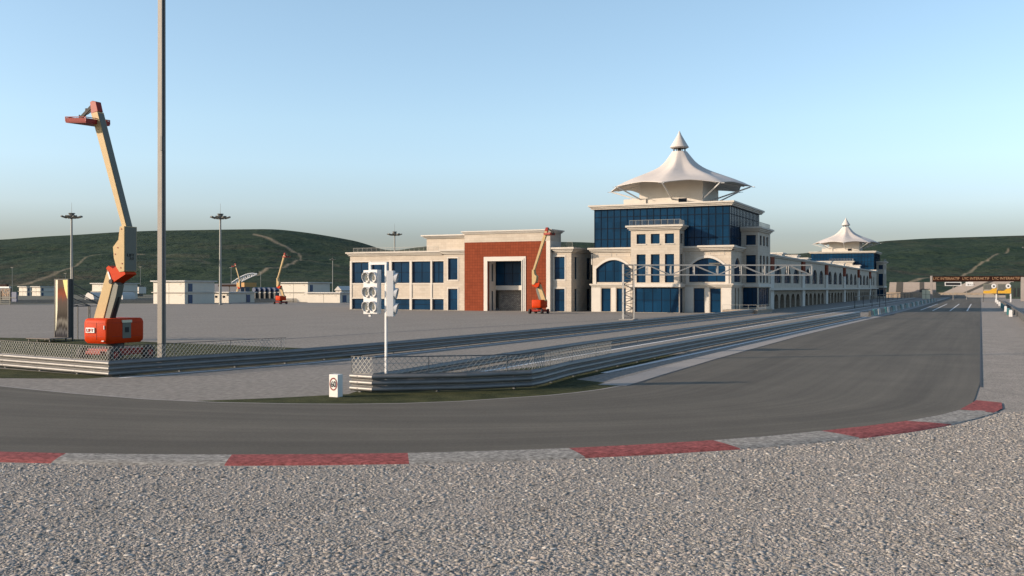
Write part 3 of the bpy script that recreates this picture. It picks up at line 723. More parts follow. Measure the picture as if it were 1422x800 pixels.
# entrance terrace by the nearer tower
r = empty('entrance_terrace', (-43, 214, 0), 'low concrete terrace with a metal railing at the foot of the nearer glass tower', 'terrace')
mb = MB(); mb.box(xY(1003, 203), -40.4, 203, 207.4, 0, .75); mb.box(-46.0, -40.4, 207.4, 219, 0, .75); mb.build('deck', M['sandstone'], r)
mb = MB(); railing(mb, fr('x', 203.1, -1), xY(1003.5,203), -40.5, .75, 1.0, 1.4, 0, 9); railing(mb, fr('y', -40.5, 1), 203.2, 219, .75, 1.0, 1.4, 0, 9); mb.build('railing', M['mastgrey'], r); settle(r, KT, 1)

# ================================================================ pit building
X = -46.2
pb = empty('pit_building', (X, 380, 0), 'long pit building with arcades and brick red piers between the two glass towers', 'building')
P = fr('y', X, 1); y0, y1 = 240.0, 520.2
upper, lower, piers = [], [], [248+48*i for i in range(6)]
for i, p in enumerate(piers):
    if i < 5:
        for k in (.21, .5, .79): c = p+48*k; upper.append((c-4.9, c+4.9, 6.4, 10.7, 3.2, True))
        for k in range(5): c = p+48*(k+.5)/5*.86+48*.07; lower.append((c-2.9, c+2.9, .02, 3.6, 1.6, True))
upper += [(piers[-1]+6, piers[-1]+12, 6.4, 10.7, 2.6, True), (piers[-1]+17, piers[-1]+23, 6.4, 10.7, 2.6, True)]
lower += [(piers[-1]+6, piers[-1]+12, .02, 3.6, 1.6, True), (piers[-1]+17, piers[-1]+23, .02, 3.6, 1.6, True)]
mb = MB(); wall(mb, P, y0, y1, 5.2, 12.6, .6, upper); mb.build('upper_wall', M['stone'], pb)
mb = MB(); wall(mb, P, y0, y1, 0, 4.6, 1.0, lower); mb.build('arcade_wall', M['sandstone'], pb)
for o in upper: window(pb, P, o, 3, 2, .45)
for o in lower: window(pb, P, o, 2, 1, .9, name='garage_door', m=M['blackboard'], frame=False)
mb = MB(); mb.box(X-30, X-1.05, y0, y1, 0, 12.5); mb.build('building_core', M['darkgrey'], pb)
mb = MB(); fbox(mb, P, y0, y1, 4.6, 5.2, -1.1, 1.0); mb.build('balcony_slab', M['trim'], pb)
mb = MB(); fbox(mb, P, y0, y1, 12.6, 12.9, -.35, 1); fbox(mb, P, y0, y1, 12.9, 13.25, -.7, 1); mb.build('cornice', M['trim'], pb)
for p in piers:
    mb = MB(); fbox(mb, P, p-2.2, p+2.2, 5.21, 9.4, -.45, .02); fbox(mb, P, p-2.2, p+2.2, 0, 4.59, -.45, .02); q = mb.build('pier', M['plaster'], pb)
    mb = MB(); fbox(mb, P, p-2.3, p+2.3, 9.4, 12.59, -.55, .02); mb.build('red_panel', M['redbrick'], q)
mb = MB(); fbox(mb, P, y0, y1, 13.25, 13.45, .5, 30); mb.build('roof_deck', M['cabinroof'], pb)
for k, (a, b, c, d, h) in enumerate(((1098,1118,-50,-56,14.9),(1133,1146,-50,-56,14.7),(1152,1185,-60,-66,17.0),(1160,1172,-50,-55,15),(1180,1189,-49.5,-54,15.1),(1198,1208,-49.5,-54,15.4))):
    ya = yX(a, c) if False else (285, 330, 372, 385, 420, 478)[k]; L_ = (5, 6, 6, 4, 4, 5)[k]
    mb = MB(); mb.box(c, d-(2 if k != 2 else 9), ya, ya+L_, 13.45, h-.3); mb.box(c+.4, d-(2.4 if k != 2 else 9.4), ya-.4, ya+L_+.4, h-.3, h); mb.build('roof_hut', M['plaster'], pb)

settle(pb, KT, .972)
# ================================================================ paddock club building
YW = 196.0; pc = empty('paddock_building', (xY(640, YW), YW, 0), 'two-storey cream paddock building with blue windows and a tall red portal', 'building')
F = fr('x', YW, -1); fx = lambda px: xY(px, YW); XLb, XRb = fx(484.5), -77.5
F2 = fr('x', YW+.5, -1)
lo = []
for a, b in ((487.7,511),(515,538.5),(543,567),(571,596),(599.3,614.5)): lo += [(fx(a), fx(b), 6.1, 10.9), (fx(a), fx(b), .05, 2.45)]
xs = fx(616.5)
mb = MB(); wall(mb, F2, XLb, xs, 0, 12.4, .6, lo); 
lo2 = [(fx(622.5), fx(635.3), 6.8, 11.5), (fx(622.5), fx(635.3), .05, 4.75)]
wall(mb, F, xs, fx(647), 0, 12.5, .6, lo2)
xp0, xp1 = xY(645, YW-.9), xY(764, YW-.9)
lo3 = [(fx(770), fx(784), 6.8, 11.5), (fx(770), fx(784), .05, 4.75)]
wall(mb, F, fx(763), XRb, 0, 12.5, .6, lo3)
R_ = fr('y', XRb, 1); lo4 = [(yX(798,XRb), yX(801.5,XRb), 6.8, 11.5), (yX(798,XRb), yX(801.5,XRb), .05, 4.75), (yX(814.7,XRb), yX(820.2,XRb), 6.8, 11.5), (yX(814.7,XRb), yX(820.2,XRb), .05, 4.75)]
YE = 236; wall(mb, R_, YW+.6, YE, 0, 12.5, .6, lo4)
mb.box(XLb, XLb+.5, YW+1.11, YE, 0, 12.4); mb.box(XLb+.5, XRb-.6, YE-.5, YE, 0, 12.4)
mb.build('walls', M['stone'], pc)
for o in lo: window(pc, F2, o, 2 if o[2] > 1 else 1, 2)
for o in lo2+lo3: window(pc, F, o, 1, 2)
for o in lo4: window(pc, R_, o, 1, 2)
for a, b in ((484.6,487.2),(511.5,514.5),(539,542.6),(567.5,570.6),(596.5,598.8),(615,616.3)): mb = MB(); fbox(mb, F2, fx(a), fx(b), 0, 11.2, -.14, .02); mb.build('pier', M['plaster'], pc)
mb = MB()
fbox(mb, F2, fx(487.3), fx(614.9), 5.8, 6.02, -.1, .02); fbox(mb, F2, fx(487.3), fx(614.9), 2.5, 2.7, -.1, .02); fbox(mb, F2, fx(487.3), fx(614.9), 10.95, 11.15, -.1, .02)
mb.build('sill_bands', M['plaster'], pc); mb = MB()
for a, b in ((621,622.2),(635.6,637)): 
    for (p_, q_) in ((6.5,11.8),(0,5.05)): fbox(mb, F, fx(a), fx(b), p_, q_, -.07, .02)
for zz in (6.5, 11.55, 4.82): fbox(mb, F, fx(621)+.01, fx(637)-.01, zz, zz+.24, -.08, .02)
mb.build('window_surround', M['plaster'], pc); mb = MB()
for a, b in ((768.5,769.7),(784.3,785.6)):
    for (p_, q_) in ((6.5,11.8),(0,5.05)): fbox(mb, F, fx(a), fx(b), p_, q_, -.07, .02)
for a, b in ((768.5,785.6),):
    for zz in (6.5, 11.55, 4.82): fbox(mb, F, fx(a)+.01, fx(b)-.01, zz, zz+.24, -.08, .02)
mb.build('window_surround', M['plaster'], pc)
mb = MB(); cornice(mb, XLb, xs-.9, YW+.5, YE, 12.4, 13.25, .8); cornice(mb, xs, xp0-.02, YW, YE-.1, 12.5, 13.5, .85); cornice(mb, xp1+.85, XRb, YW, YE-.12, 12.5, 13.5, .85); mb.build('cornice', M['trim'], pc)
mb = MB(); railing(mb, F2, XLb+.5, xs-2, 13.25, 1.0, 1.2, .6, .25); mb.box(0,0,0,0,0,0) if False else None; railing(mb, F, xp1+1.5, XRb-.3, 13.5, 1.2, 1.2, 1.4, .25); mb.build('roof_railing', M['mastgrey'], pc)
# upper block
yu = YW+3; mb = MB(); mb.box(xY(592.5, yu), xp0+.5, yu, yu+14, 13.2, 16.2); mb.build('penthouse', M['stone'], pc)
mb = MB(); cornice(mb, xY(592.5, yu), xp0-.02, yu, yu+14, 16.2, 16.95, 1.0); mb.build('penthouse_cornice', M['plaster'], pc)
# portal
yp = YW-.9; Pp = fr('x', yp, -1); px_ = lambda p: xY(p, yp)
hole = (px_(677.5), px_(724.7), 0, 10.75)
mb = MB(); wall(mb, Pp, xp0, px_(758.5), 0, 14.9, .7, [hole]); mb.build('red_portal_wall', M['redbrick'], pc)
mb = MB(); mb.box(px_(758.5), xp1, yp-.02, yp+.7, 0, 14.9)
mb.box(xp1-.5, xp1-.003, yp+.7, yp+2.2, 0, 14.9); mb.box(xp0+.003, xp0+.5, yp+.7, yp+2.2, 0, 14.9); mb.box(xp0+.01, xp1-.01, yp+2.21, yp+6, 12.6, 14.9)
mb.box(xp0+.5, xp1-.5, yp+.7, yp+2.2, 10.76, 14.9)
mb.build('portal_sides', M['plaster'], pc)
mb = MB(); mb.box(xp0, xp1, yp, yp+6, 14.9, 16.7); mb.build('portal_frieze', M['stone'], pc)
mb = MB(); cornice(mb, xp0, xp1, yp, yp+6, 16.7, 17.35, .6); mb.build('portal_cornice', M['plaster'], pc)
mb = MB()
for k, (o, d) in enumerate(((.95, -.12), (.55, -.2), (.2, -.3))):
    i0, i1, zt = hole[0], hole[1], hole[3]; w = (.95, .55, .2)[k]; w2 = (.55, .2, 0)[k]
    fbox(mb, Pp, i0-w, i0-w2, 0, zt+w, d, .01); fbox(mb, Pp, i1+w2, i1+w, 0, zt+w, d, .01); fbox(mb, Pp, i0-w2+.001, i1+w2-.001, zt+w2, zt+w, d+.003, .01)
mb.build('portal_frame', M['plaster'], pc)
ybk = yp+3.9; Pb = fr('x', ybk, -1)
Pl = fr('y', hole[0]-.02, 1); ll = [(yp+1.9, yp+2.7, 6.4, 10.2), (yp+1.9, yp+2.7, .05, 4.3)]
mb = MB(); wall(mb, Pl, yp+.7, ybk, 0, 10.75, .4, ll); mb.box(hole[1]+.01, hole[1]+.4, yp+.71, ybk, 0, 10.7); mb.box(hole[0], hole[1], ybk-.02, ybk+.4, 4.5, 5.5); mb.build('portal_reveals', M['plaster'], pc)
for o in ll: window(pc, Pl, o, 1, 1, .2)
window(pc, Pb, (hole[0]+.02, hole[1], 5.5, 10.74), 4, 2, .15)
mb = MB(); mb.box(hole[0]+.01, hole[1], ybk+1.5, ybk+1.9, 0, 4.5); mb.build('passage_wall', M['darkstone'], pc)
settle(pc, 1.0128, 1.009)
# ================================================================ boom lifts
def make_lift(label):
    """local frame: platform side towards -X, counterweight along Y, ground at z=0; modelled for the near lift at x=-54.3,y=51.6"""
    ox, oy = -54.3, 51.7; sc = 1
    root = empty('boom_lift', (ox, oy, 0), label, 'boom lift', 'orange boom lifts')
    yp = 51.3
    fx = lambda px: xY(px, yp); dd = lambda px: dist(fx(px), yp)
    fz = lambda px, py: H+(400-py)/1400*dd(px)+0.0
    Q = lambda pts: [(fx(a), fz(a, b)) for a, b in pts]
    P = lambda u, w, d: (u, yp+d, w)
    # chassis
    mb = MB(); mb.box(-55.9, -53.1, 50.3, 53.5, .42, .85); mb.box(-55.2, -53.8, 49.9, 53.9, .5, .72)
    ch = mb.build('chassis', M['redpaint'], root, bevel=.04)
    mb = MB(); mb.tube((-54.45, 51.8, .84), (-54.45, 51.8, 1.2), .62, n=20); mb.build('slewing_ring', M['darkgrey'], root, smooth=True)
    for x in (-55.85, -53.05):
        for y in (50.35, 53.45):
            s = 1 if x > -54.5 else -1
            mb = MB(); mb.tube((x-.2, y, .5), (x+.2, y, .5), .5, n=24); w = mb.build('wheel', M['black'], root, smooth=True, bevel=.05)
            mb = MB(); mb.tube((x+s*.12, y, .5), (x+s*.215, y, .5), .24, n=14); mb.build('rim', M['redpaint'], w, smooth=True)
    # body shells: rounded outline seen from above, extruded, with tucked lower edge
    def shell(name, x0, x1, y0, y1, z0, z1, m):
        mb = MB(); r = .35; pts = []
        for cx, cy, a0 in ((x1-r, y1-r, 0), (x0+r, y1-r, 90), (x0+r, y0+r, 180), (x1-r*.6, y0+r*.6, 270)):
            rr = r if a0 != 270 else r*.6
            for k in range(5): a = math.radians(a0+k*22.5); pts.append((cx+rr*math.cos(a), cy+rr*math.sin(a)))
        n = len(pts); cxm, cym = (x0+x1)/2, (y0+y1)/2
        lev = ((.90, z0), (.99, z0+.18), (1, z0+.5), (1, z1-.28), (.965, z1-.08), (.90, z1))
        for k, z in lev: mb.v += [(cxm+(x-cxm)*k, cym+(y-cym)*k, z) for x, y in pts]
        for j in range(len(lev)-1):
            for i in range(n): mb.f.append((j*n+i, j*n+(i+1) % n, (j+1)*n+(i+1) % n, (j+1)*n+i)); mb.m.append(0)
        mb.f.append(tuple(range(n))[::-1]); mb.m.append(0); o = (len(lev)-1)*n; mb.f.append(tuple(range(o, o+n))); mb.m.append(0)
        return mb.build(name, m, root, smooth=True)
    bd = shell('turntable_body', -55.75, -53.45, 50.15, 53.6, 1.22, 2.92, M['orange'])
    mb = MB(); mb.box(-53.52, -53.43, 51.5, 52.25, 1.55, 2.62); pn = mb.build('control_panel', M['olive'], root)
    mb = MB(); mb.box(-53.45, -53.405, 51.72, 52.05, 1.95, 2.3); mb.build('panel_screen', M['black'], pn)
    mb = MB(); mb.box(-53.5, -53.38, 51.45, 52.3, 2.62, 2.8); mb.build('panel_hood', M['cream'], pn)
    mb = MB(); mb.box(-55.35, -54.55, 50.08, 50.16, 1.95, 2.3); st = mb.build('sticker', M['white'], root)
    text('LIFT', 'sticker_lettering', M['orange'], root, Vector((-54.95-ox, 50.07-oy, 2.12)), .62, .2)
    mb = MB()
    for xx in (-54.42,): mb.box(xx-.01, xx+.01, 50.135, 50.16, 1.5, 2.62)
    for zz in (1.7, 2.62): mb.box(-55.3, -53.8, 50.14, 50.158, zz-.008, zz+.008); mb.box(-53.46, -53.445, 50.6, 53.2, zz-.01, zz+.01)
    mb.build('panel_gaps', M['redpaint'], bd)
    mb = MB(); mb.box(-53.9, -53.7, 50.09, 50.16, 1.38, 1.44); mb.box(-53.72, -53.66, 50.1, 50.17, 2.2, 2.45); mb.build('marker', M['white'], bd)
    # lower boom
    mb = MB(); mb.prism(Q([(128.5,447),(142.5,447),(156,394),(149,374)]), P, 0, .62); mb.build('lower_boom', M['beige'], root, bevel=.03)
    mb = MB(); mb.prism(Q([(150,376),(153,388),(158,392),(163,396),(160,412),(150,447),(142,447),(155,394)]), P, .06, .60); mb.build('lower_boom_shaded_side', M['olive'], root, bevel=.03)  # dark slab beside the boom: its shaded side put into shape and colour
    a_, b_ = (fx(152), yp+.35, fz(152, 445)), (fx(158.5), yp+.35, fz(158.5, 412)); mb = MB(); mb.tube(a_, b_, .13, n=12); mb.build('hydraulic_ram', M['black'], root, smooth=True)
    mb = MB(); mb.prism(Q([(147,372),(150,369),(157,373),(161.5,369),(166,376),(173,378),(174,381),(156,393),(152,389)]), P, .02, 1.02); kn = mb.build('knuckle', M['orange'], root, bevel=.02)
    mb = MB(); mb.tube((fx(154), yp-.05, fz(154, 391)), (fx(154), yp+1.1, fz(154, 391)), .17, n=14); mb.build('pivot_pin', M['black'], kn, smooth=True)
    mb = MB(); mb.prism(Q([(149.5,378),(151,377),(155.5,391),(153.5,392)]), P, -.03, .02); mb.build('stripe', M['white'], kn)
    mb = MB(); mb.prism(Q([(166.5,314.5),(172.8,314),(172.8,377),(166,378),(161.5,371),(158.2,358),(157,343),(164.5,333)]), P, -.02, 1.13); bx = mb.build('upper_housing', M['beige'], root, bevel=.02)
    hx = fx(172.8)
    mb = MB(); mb.box(hx-.01, hx+.02, yp+.06, yp+1.07, fz(172.8,376), fz(172.8,315)); mb.build('housing_shaded_side', M['olive'], bx)  # greenish plate; the shade of this side is put into its dark colour
    mb = MB()
    for (a, b) in ((169,318),(164,344),(160.5,353),(170,366),(168,372)): mb.tube((fx(a), yp-.05, fz(a, b)), (fx(a), yp-.01, fz(a, b)), .045, n=8)
    mb.build('bolts', M['redpaint'], bx)
    text('LIFT', 'lettering', M['black'], bx, Vector((hx+.03-ox, yp+.55-oy, fz(173,354))), .62, .2, xdir=(0,1,0))
    text('33', 'lettering', M['black'], bx, Vector((hx+.03-ox, yp+.62-oy, fz(173,358.7))), .36, .16, xdir=(0,1,0))
    # telescopic boom
    mb = MB(); mb.prism(Q([(166.2,316),(172.2,316),(131.5,154),(122.8,157)]), P, .22, .80); mb.build('telescopic_boom', M['beige'], root, bevel=.012)
    e0, e1 = (fx(172.2), fz(172.2,316)), (fx(131.8), fz(131.8,156))
    mb = MB(); mb.prism([e0, e1, (e1[0]+.03, e1[1]), (e0[0]+.03, e0[1])], P, .26, .76); mb.build('boom_shaded_side', M['olive'], root)  # dark strip paints the shade on this side of the beige boom
    mb = MB(); mb.prism(Q([(121,141),(124,139),(129,140),(132,153.5),(122.5,157.5)]), P, .24, .72); mb.build('boom_head', M['redpaint'], root, bevel=.03)
    pz = fz(103,167)
    mb = MB(); mb.bar((fx(122), yp+.5, fz(122,144)), (fx(104), yp+.45, fz(104,164)), .16, .22); mb.bar((fx(123), yp+.5, fz(123,149)), (fx(113), yp+.48, fz(113,157)), .1)
    mb.bar((fx(112), yp+.5, fz(112,149)), (fx(112), yp+.5, fz(112,156)), .12); mb.tube((fx(104.5), yp+.1, pz+.05), (fx(104.5), yp+.8, pz+.05), .14, n=10)
    mb.build('jib', M['black'], root)
    # work platform, tilted
    pl = empty('platform_pivot', (0,0,0)); bpy.data.objects.remove(pl)
    x0, x1, ya, yb, zf = fx(106)+.16, fx(106)+1.75, yp-1.05, yp+1.65, fz(120,170)-.12
    def T(x, y, z): return (x+(z-zf)*-.05, y, z-(x-x0)*.05+(y-ya)*.035)
    mb = MB()
    c = [T(x0,ya,zf),T(x1,ya+.3,zf),T(x1,yb-.3,zf),T(x0,yb,zf)]; mb.add(c+[(p[0],p[1],p[2]+.12) for p in c], [(0,1,2,3),(4,7,6,5),(0,4,5,1),(1,5,6,2),(2,6,7,3),(3,7,4,0)])
    pf = mb.build('work_platform', M['redpaint'], root)
    mb = MB(); 
    cs = [(x0,ya),(x1,ya+.3),(x1,yb-.3),(x0,yb)]
    for i in range(4):
        p, q = cs[i], cs[(i+1) % 4]
        mb.bar(T(*p, zf+.2), T(*q, zf+.2), .03, .26); mb.bar(T(*p, zf+.40), T(*q, zf+.40), .05)
        mb.bar(T(*p, zf+.1), T(*p, zf+.42), .055)
    mb.build('platform_rail', M['redpaint'], pf)
    mb = MB(); mb.bar(T(x0-.02, ya+.7, zf+.2), T(x0-.02, ya+1.6, zf+.2), .06, .34); mb.bar(T(x0+.3,yp+.4,zf+.1), T(x0-.3,yp+.4,zf+.7), .08); mb.build('platform_controls', M['black'], pf)
    return root
l1 = make_lift('large orange boom lift with raised beige boom, beside the tall square pole')
def place(src, px, py, rz, label, z=0, sc=1):
    c = copy_tree(src); x, y = G(px, py); c.location = (x, y, z); c.rotation_euler = (0,0,rz); c.scale = (sc,)*3; c['label'] = label; return c
l2 = place(l1, 748, 435.5, PI, 'boom lift parked in front of the red portal of the paddock building', sc=.93)
l3 = place(l1, 389.5, 422.3, PI, 'small looking boom lift standing in front of the white cabins in the distance', sc=.88)
l4 = place(l1, 331, 416.5, 0, 'boom lift rising behind the single-storey cabin, beside the white arched roof frame', sc=.85)

# ================================================================ poles and masts
gx, gy = G(224.5, 509.5)
r = empty('square_pole', (gx, gy, 0), 'very tall square grey pole rising out of the frame beside the large boom lift', 'pole')
mb = MB(); mb.add([(gx+a*w, gy+b*w, z) for z, w in ((0,.185),(34,.155)) for a, b in ((-1,-1),(1,-1),(1,1),(-1,1))], [(0,3,2,1),(4,5,6,7),(0,1,5,4),(1,2,6,5),(2,3,7,6),(3,0,4,7)]); mb.build('shaft', M['polegrey'], r)
mb = MB(); mb.box(gx-.45, gx+.45, gy-.45, gy+.45, 0, .06); mb.box(gx-.30, gx+.30, gy-.30, gy+.30, .06, .16); mb.build('base_plate', M['post'], r)
mb = MB(); mb.box(gx+.10, gx+.225, gy-.222, gy+.0, ZZ(210,gx,gy), ZZ(190,gx,gy)); mb.build('junction_box', M['darkgrey'], r)
mb = MB(); mb.box(gx+.17, gx+.20, gy-.03, gy+.03, .2, 33.9); mb.build('cable_duct', M['darkwire'], r)

def make_mast(x, y, label, hh=26.0):
    r = empty('floodlight_mast', (x, y, 0), label, 'light mast', 'tall floodlight masts')
    mb = MB(); mb.tube((x,y,0), (x,y,hh), .42, .26, n=10); mb.build('mast', M['mastgrey'], r, smooth=True)
    mb = MB(); mb.tube((x,y,0), (x,y,.12), .75, n=12); mb.build('base', M['post'], r)
    mb = MB(); mb.tube((x,y,hh-.5), (x,y,hh+.9), .75, n=8); mb.tube((x,y,hh+.9), (x,y,hh+1.1), .95, n=8); mb.tube((x,y,hh+1.1), (x,y,hh+4.2), .05, .03, n=5); mb.build('crown_ring', M['lampbox'], r)
    for i in range(8):
        a = 2*PI*(i+.5)/8; c, s = math.cos(a), math.sin(a); mb = MB()
        mb.bar((x+c*.7, y+s*.7, hh+.2), (x+c*1.9, y+s*1.9, hh-.15), .12)
        mb.bar((x+c*1.6, y+s*1.6, hh-.30), (x+c*2.95, y+s*2.95, hh+.15), 1.0, .34)
        l = mb.build('floodlight', M['lampbox'], r)
        mb = MB(); mb.bar((x+c*1.7, y+s*1.7, hh-.45), (x+c*2.85, y+s*2.85, hh-.07), .8, .05); mb.build('lens', M['lampglass'], l)
    return r
def gd(px, d): r_ = dray(px); return (r_.x*d, r_.y*d)
m1 = make_mast(*gd(306,300), 'floodlight mast in front of the single-storey cabin, seen against the hill')
def mcopy(px, d, label, hs=1):
    c = copy_tree(m1); x, y = gd(px, d); c.location = (x, y, 0); c.scale = (hs, hs, hs) if not isinstance(hs, tuple) else hs; c['label'] = label
mcopy(99.5, 290, 'floodlight mast standing behind the colourful billboard, left of the large boom lift', (1,1,.98))
mcopy(548, 395, 'floodlight mast whose head shows above the roof of the paddock building')
mcopy(462, 700, 'thin distant floodlight mast on the hillside between the cabins and the paddock building', (.72,.72,.95))
mcopy(1431, 425, 'floodlight mast cut off by the right edge of the picture, beyond the banner gantry', (1.1,1.1,.85))
for px, yt, yb_, nm in ((17,372,398,'thin slender lamp post above the far left cabins'), (195,371,398,'thin slender lamp post just left of the tall square pole'), (321,372,398,'thin slender lamp post behind the raised boom of the lift near the arched frame'), (362,378,402,'thin slender lamp post right of the white arched frame'), (91,380,400,'thin slender lamp post right above the billboard')):
    d = 620; x, y = gd(px, d); z = H+(400-yt)/1400*d; r = empty('lamp_post', (x, y, 0), nm, 'lamp post', 'thin lamp posts at the foot of the hill')
    mb = MB(); mb.tube((x,y,0), (x,y,z), .16, .10, n=6); mb.build('post', M['mastgrey'], r)
    mb = MB(); mb.box(x-1.1, x+1.1, y-.3, y+.3, z, z+.25); mb.build('lamp', M['lampbox'], r)

# ================================================================ billboard
yb = 68.5; X0, X1 = xY(77, yb), xY(94, yb); zb = .35; zt = ZZ(388.5, X1, yb); bp_ = empty('billboard', ((X0+X1)/2, yb, 0), 'narrow looking billboard with a blurred yellow, red and brown picture in a black frame', 'billboard')
mb = MB(); mb.box(X0-.1, X1+.12, yb+.001, yb+.42, zb, zt+.08); mb.box(X1+.03, X1+.13, yb-.06, yb+.001, zb, zt+.08); mb.box(X0-.10, X0, yb-.06, yb+.001, zb, zt+.08); mb.box(X0, X1+.03, yb-.06, yb+.001, zt, zt+.08); mb.build('frame', M['blackboard'], bp_)
def poster():
    m = bpy.data.materials.new('poster_print'); m.use_nodes = True; nt = m.node_tree; N = nt.nodes; L = nt.links; b = N['Principled BSDF']; b.inputs['Roughness'].default_value = .9; b.inputs['Specular IOR Level'].default_value = .05
    tc = N.new('ShaderNodeTexCoord'); mp = N.new('ShaderNodeMapping'); mp.inputs['Scale'].default_value = (2.0,1,.55); L.new(tc.outputs['Generated'], mp.inputs[0])
    n = N.new('ShaderNodeTexNoise'); n.inputs['Scale'].default_value = 1.6; n.inputs['Detail'].default_value = 5; L.new(mp.outputs[0], n.inputs['Vector'])
    mp2 = N.new('ShaderNodeMapping'); mp2.inputs['Scale'].default_value = (7,1,1.2); L.new(tc.outputs['Generated'], mp2.inputs[0])
    n2 = N.new('ShaderNodeTexNoise'); n2.inputs['Scale'].default_value = 2; n2.inputs['Detail'].default_value = 3; L.new(mp2.outputs[0], n2.inputs['Vector'])
    sp = N.new('ShaderNodeSeparateXYZ'); L.new(tc.outputs['Generated'], sp.inputs[0])
    ad = N.new('ShaderNodeMath'); ad.operation = 'MULTIPLY_ADD'; ad.inputs[1].default_value = .25; L.new(n2.outputs['Fac'], ad.inputs[0]); L.new(sp.outputs[2], ad.inputs[2])
    cr = N.new('ShaderNodeValToRGB'); e = cr.color_ramp.elements; L.new(ad.outputs[0], cr.inputs[0])
    e[0].position = 0; e[0].color = (.03,.03,.03,1); e[1].position = 1.0; e[1].color = (.10,.07,.05,1)
    for p, c in ((.16,(.03,.03,.035)), (.22,(.09,.09,.09)), (.30,(.03,.027,.025)), (.40,(.16,.15,.13)), (.47,(.04,.035,.03)), (.6,(.07,.06,.05)), (.75,(.09,.065,.055)), (.88,(.20,.06,.035)), (.96,(.14,.05,.03))):
        x = e.new(p); x.color = (*c,1)
    L.new(cr.outputs[0], b.inputs['Base Color']); return m
mb = MB(); mb.box(X0, X1+.03, yb-.02, yb, zb+.02, zt); po = mb.build('poster', poster(), bp_)
mb = MB(); hz_ = zt-zb
mb.prism([(X0+.0,zt),(X0+.34,zt),(X0+.30,zb+hz_*.5),(X0+.10,zb+hz_*.12),(X0+.0,zb+hz_*.1)], lambda u,w,d: (u, yb-.02-d, w), 0, .006); mb.build('cream_field', M['cream'], po)
mb = MB(); mb.prism([(X0+1.0,zt),(X1,zt),(X1,zt-hz_*.34),(X0+1.25,zt-hz_*.18)], lambda u,w,d: (u, yb-.02-d, w), 0, .008); mb.build('yellow_field', mat('poster_yellow', (.78,.70,.18), .5), po)
mb = MB()
for xx in (X1+.3,): 
    pass
for k, oy_ in enumerate((.45, 1.9, 3.6)):
    z_ = zt*.74; xx = X1+.1-k*.02
    if k == 0: mb.box(xx-.06, xx+.06, yb+.42, yb+.54, 0, zt+1.2)
for yy in (yb+2.6, yb+3.9): mb.box(X1-.04, X1+.04, yy-.04, yy+.04, 0, 3.35)
for yy in (yb+2.6, yb+3.9): mb.box(X0-.04, X0+.04, yy-.04, yy+.04, 0, 3.35)
for xx in (X1, X0):
    mb.bar((xx, yb+.45, zt*.80), (xx, yb+3.9, 3.3), .07); mb.bar((xx, yb+.45, zt*.62), (xx, yb+2.6, 3.3), .07); mb.bar((xx, yb+.45, 3.25), (xx, yb+3.9, 3.25), .06); mb.bar((xx, yb+.45, zt*.95), (xx, yb+5.4, 3.3), .07)
    mb.box(xx-.04, xx+.04, yb+5.36, yb+5.44, 0, 3.35)
mb.build('scaffold', M['darkgrey'], bp_)
mb = MB(); mb.box(X0-1.3, X1+.2, yb-2.2, yb+.3, .26, .34); mb.build('deck', mat('timber_deck', (.22,.19,.165), .85, var=.15, scale=3, stretch=(1,8,1)), bp_)
mb = MB()
for a in (X0-1.1, X0, X1): 
    for b in (yb-2.0, yb-.2): mb.box(a-.06, a+.06, b-.06, b+.06, 0, .26)
mb.build('deck_legs', M['darkgrey'], bp_)

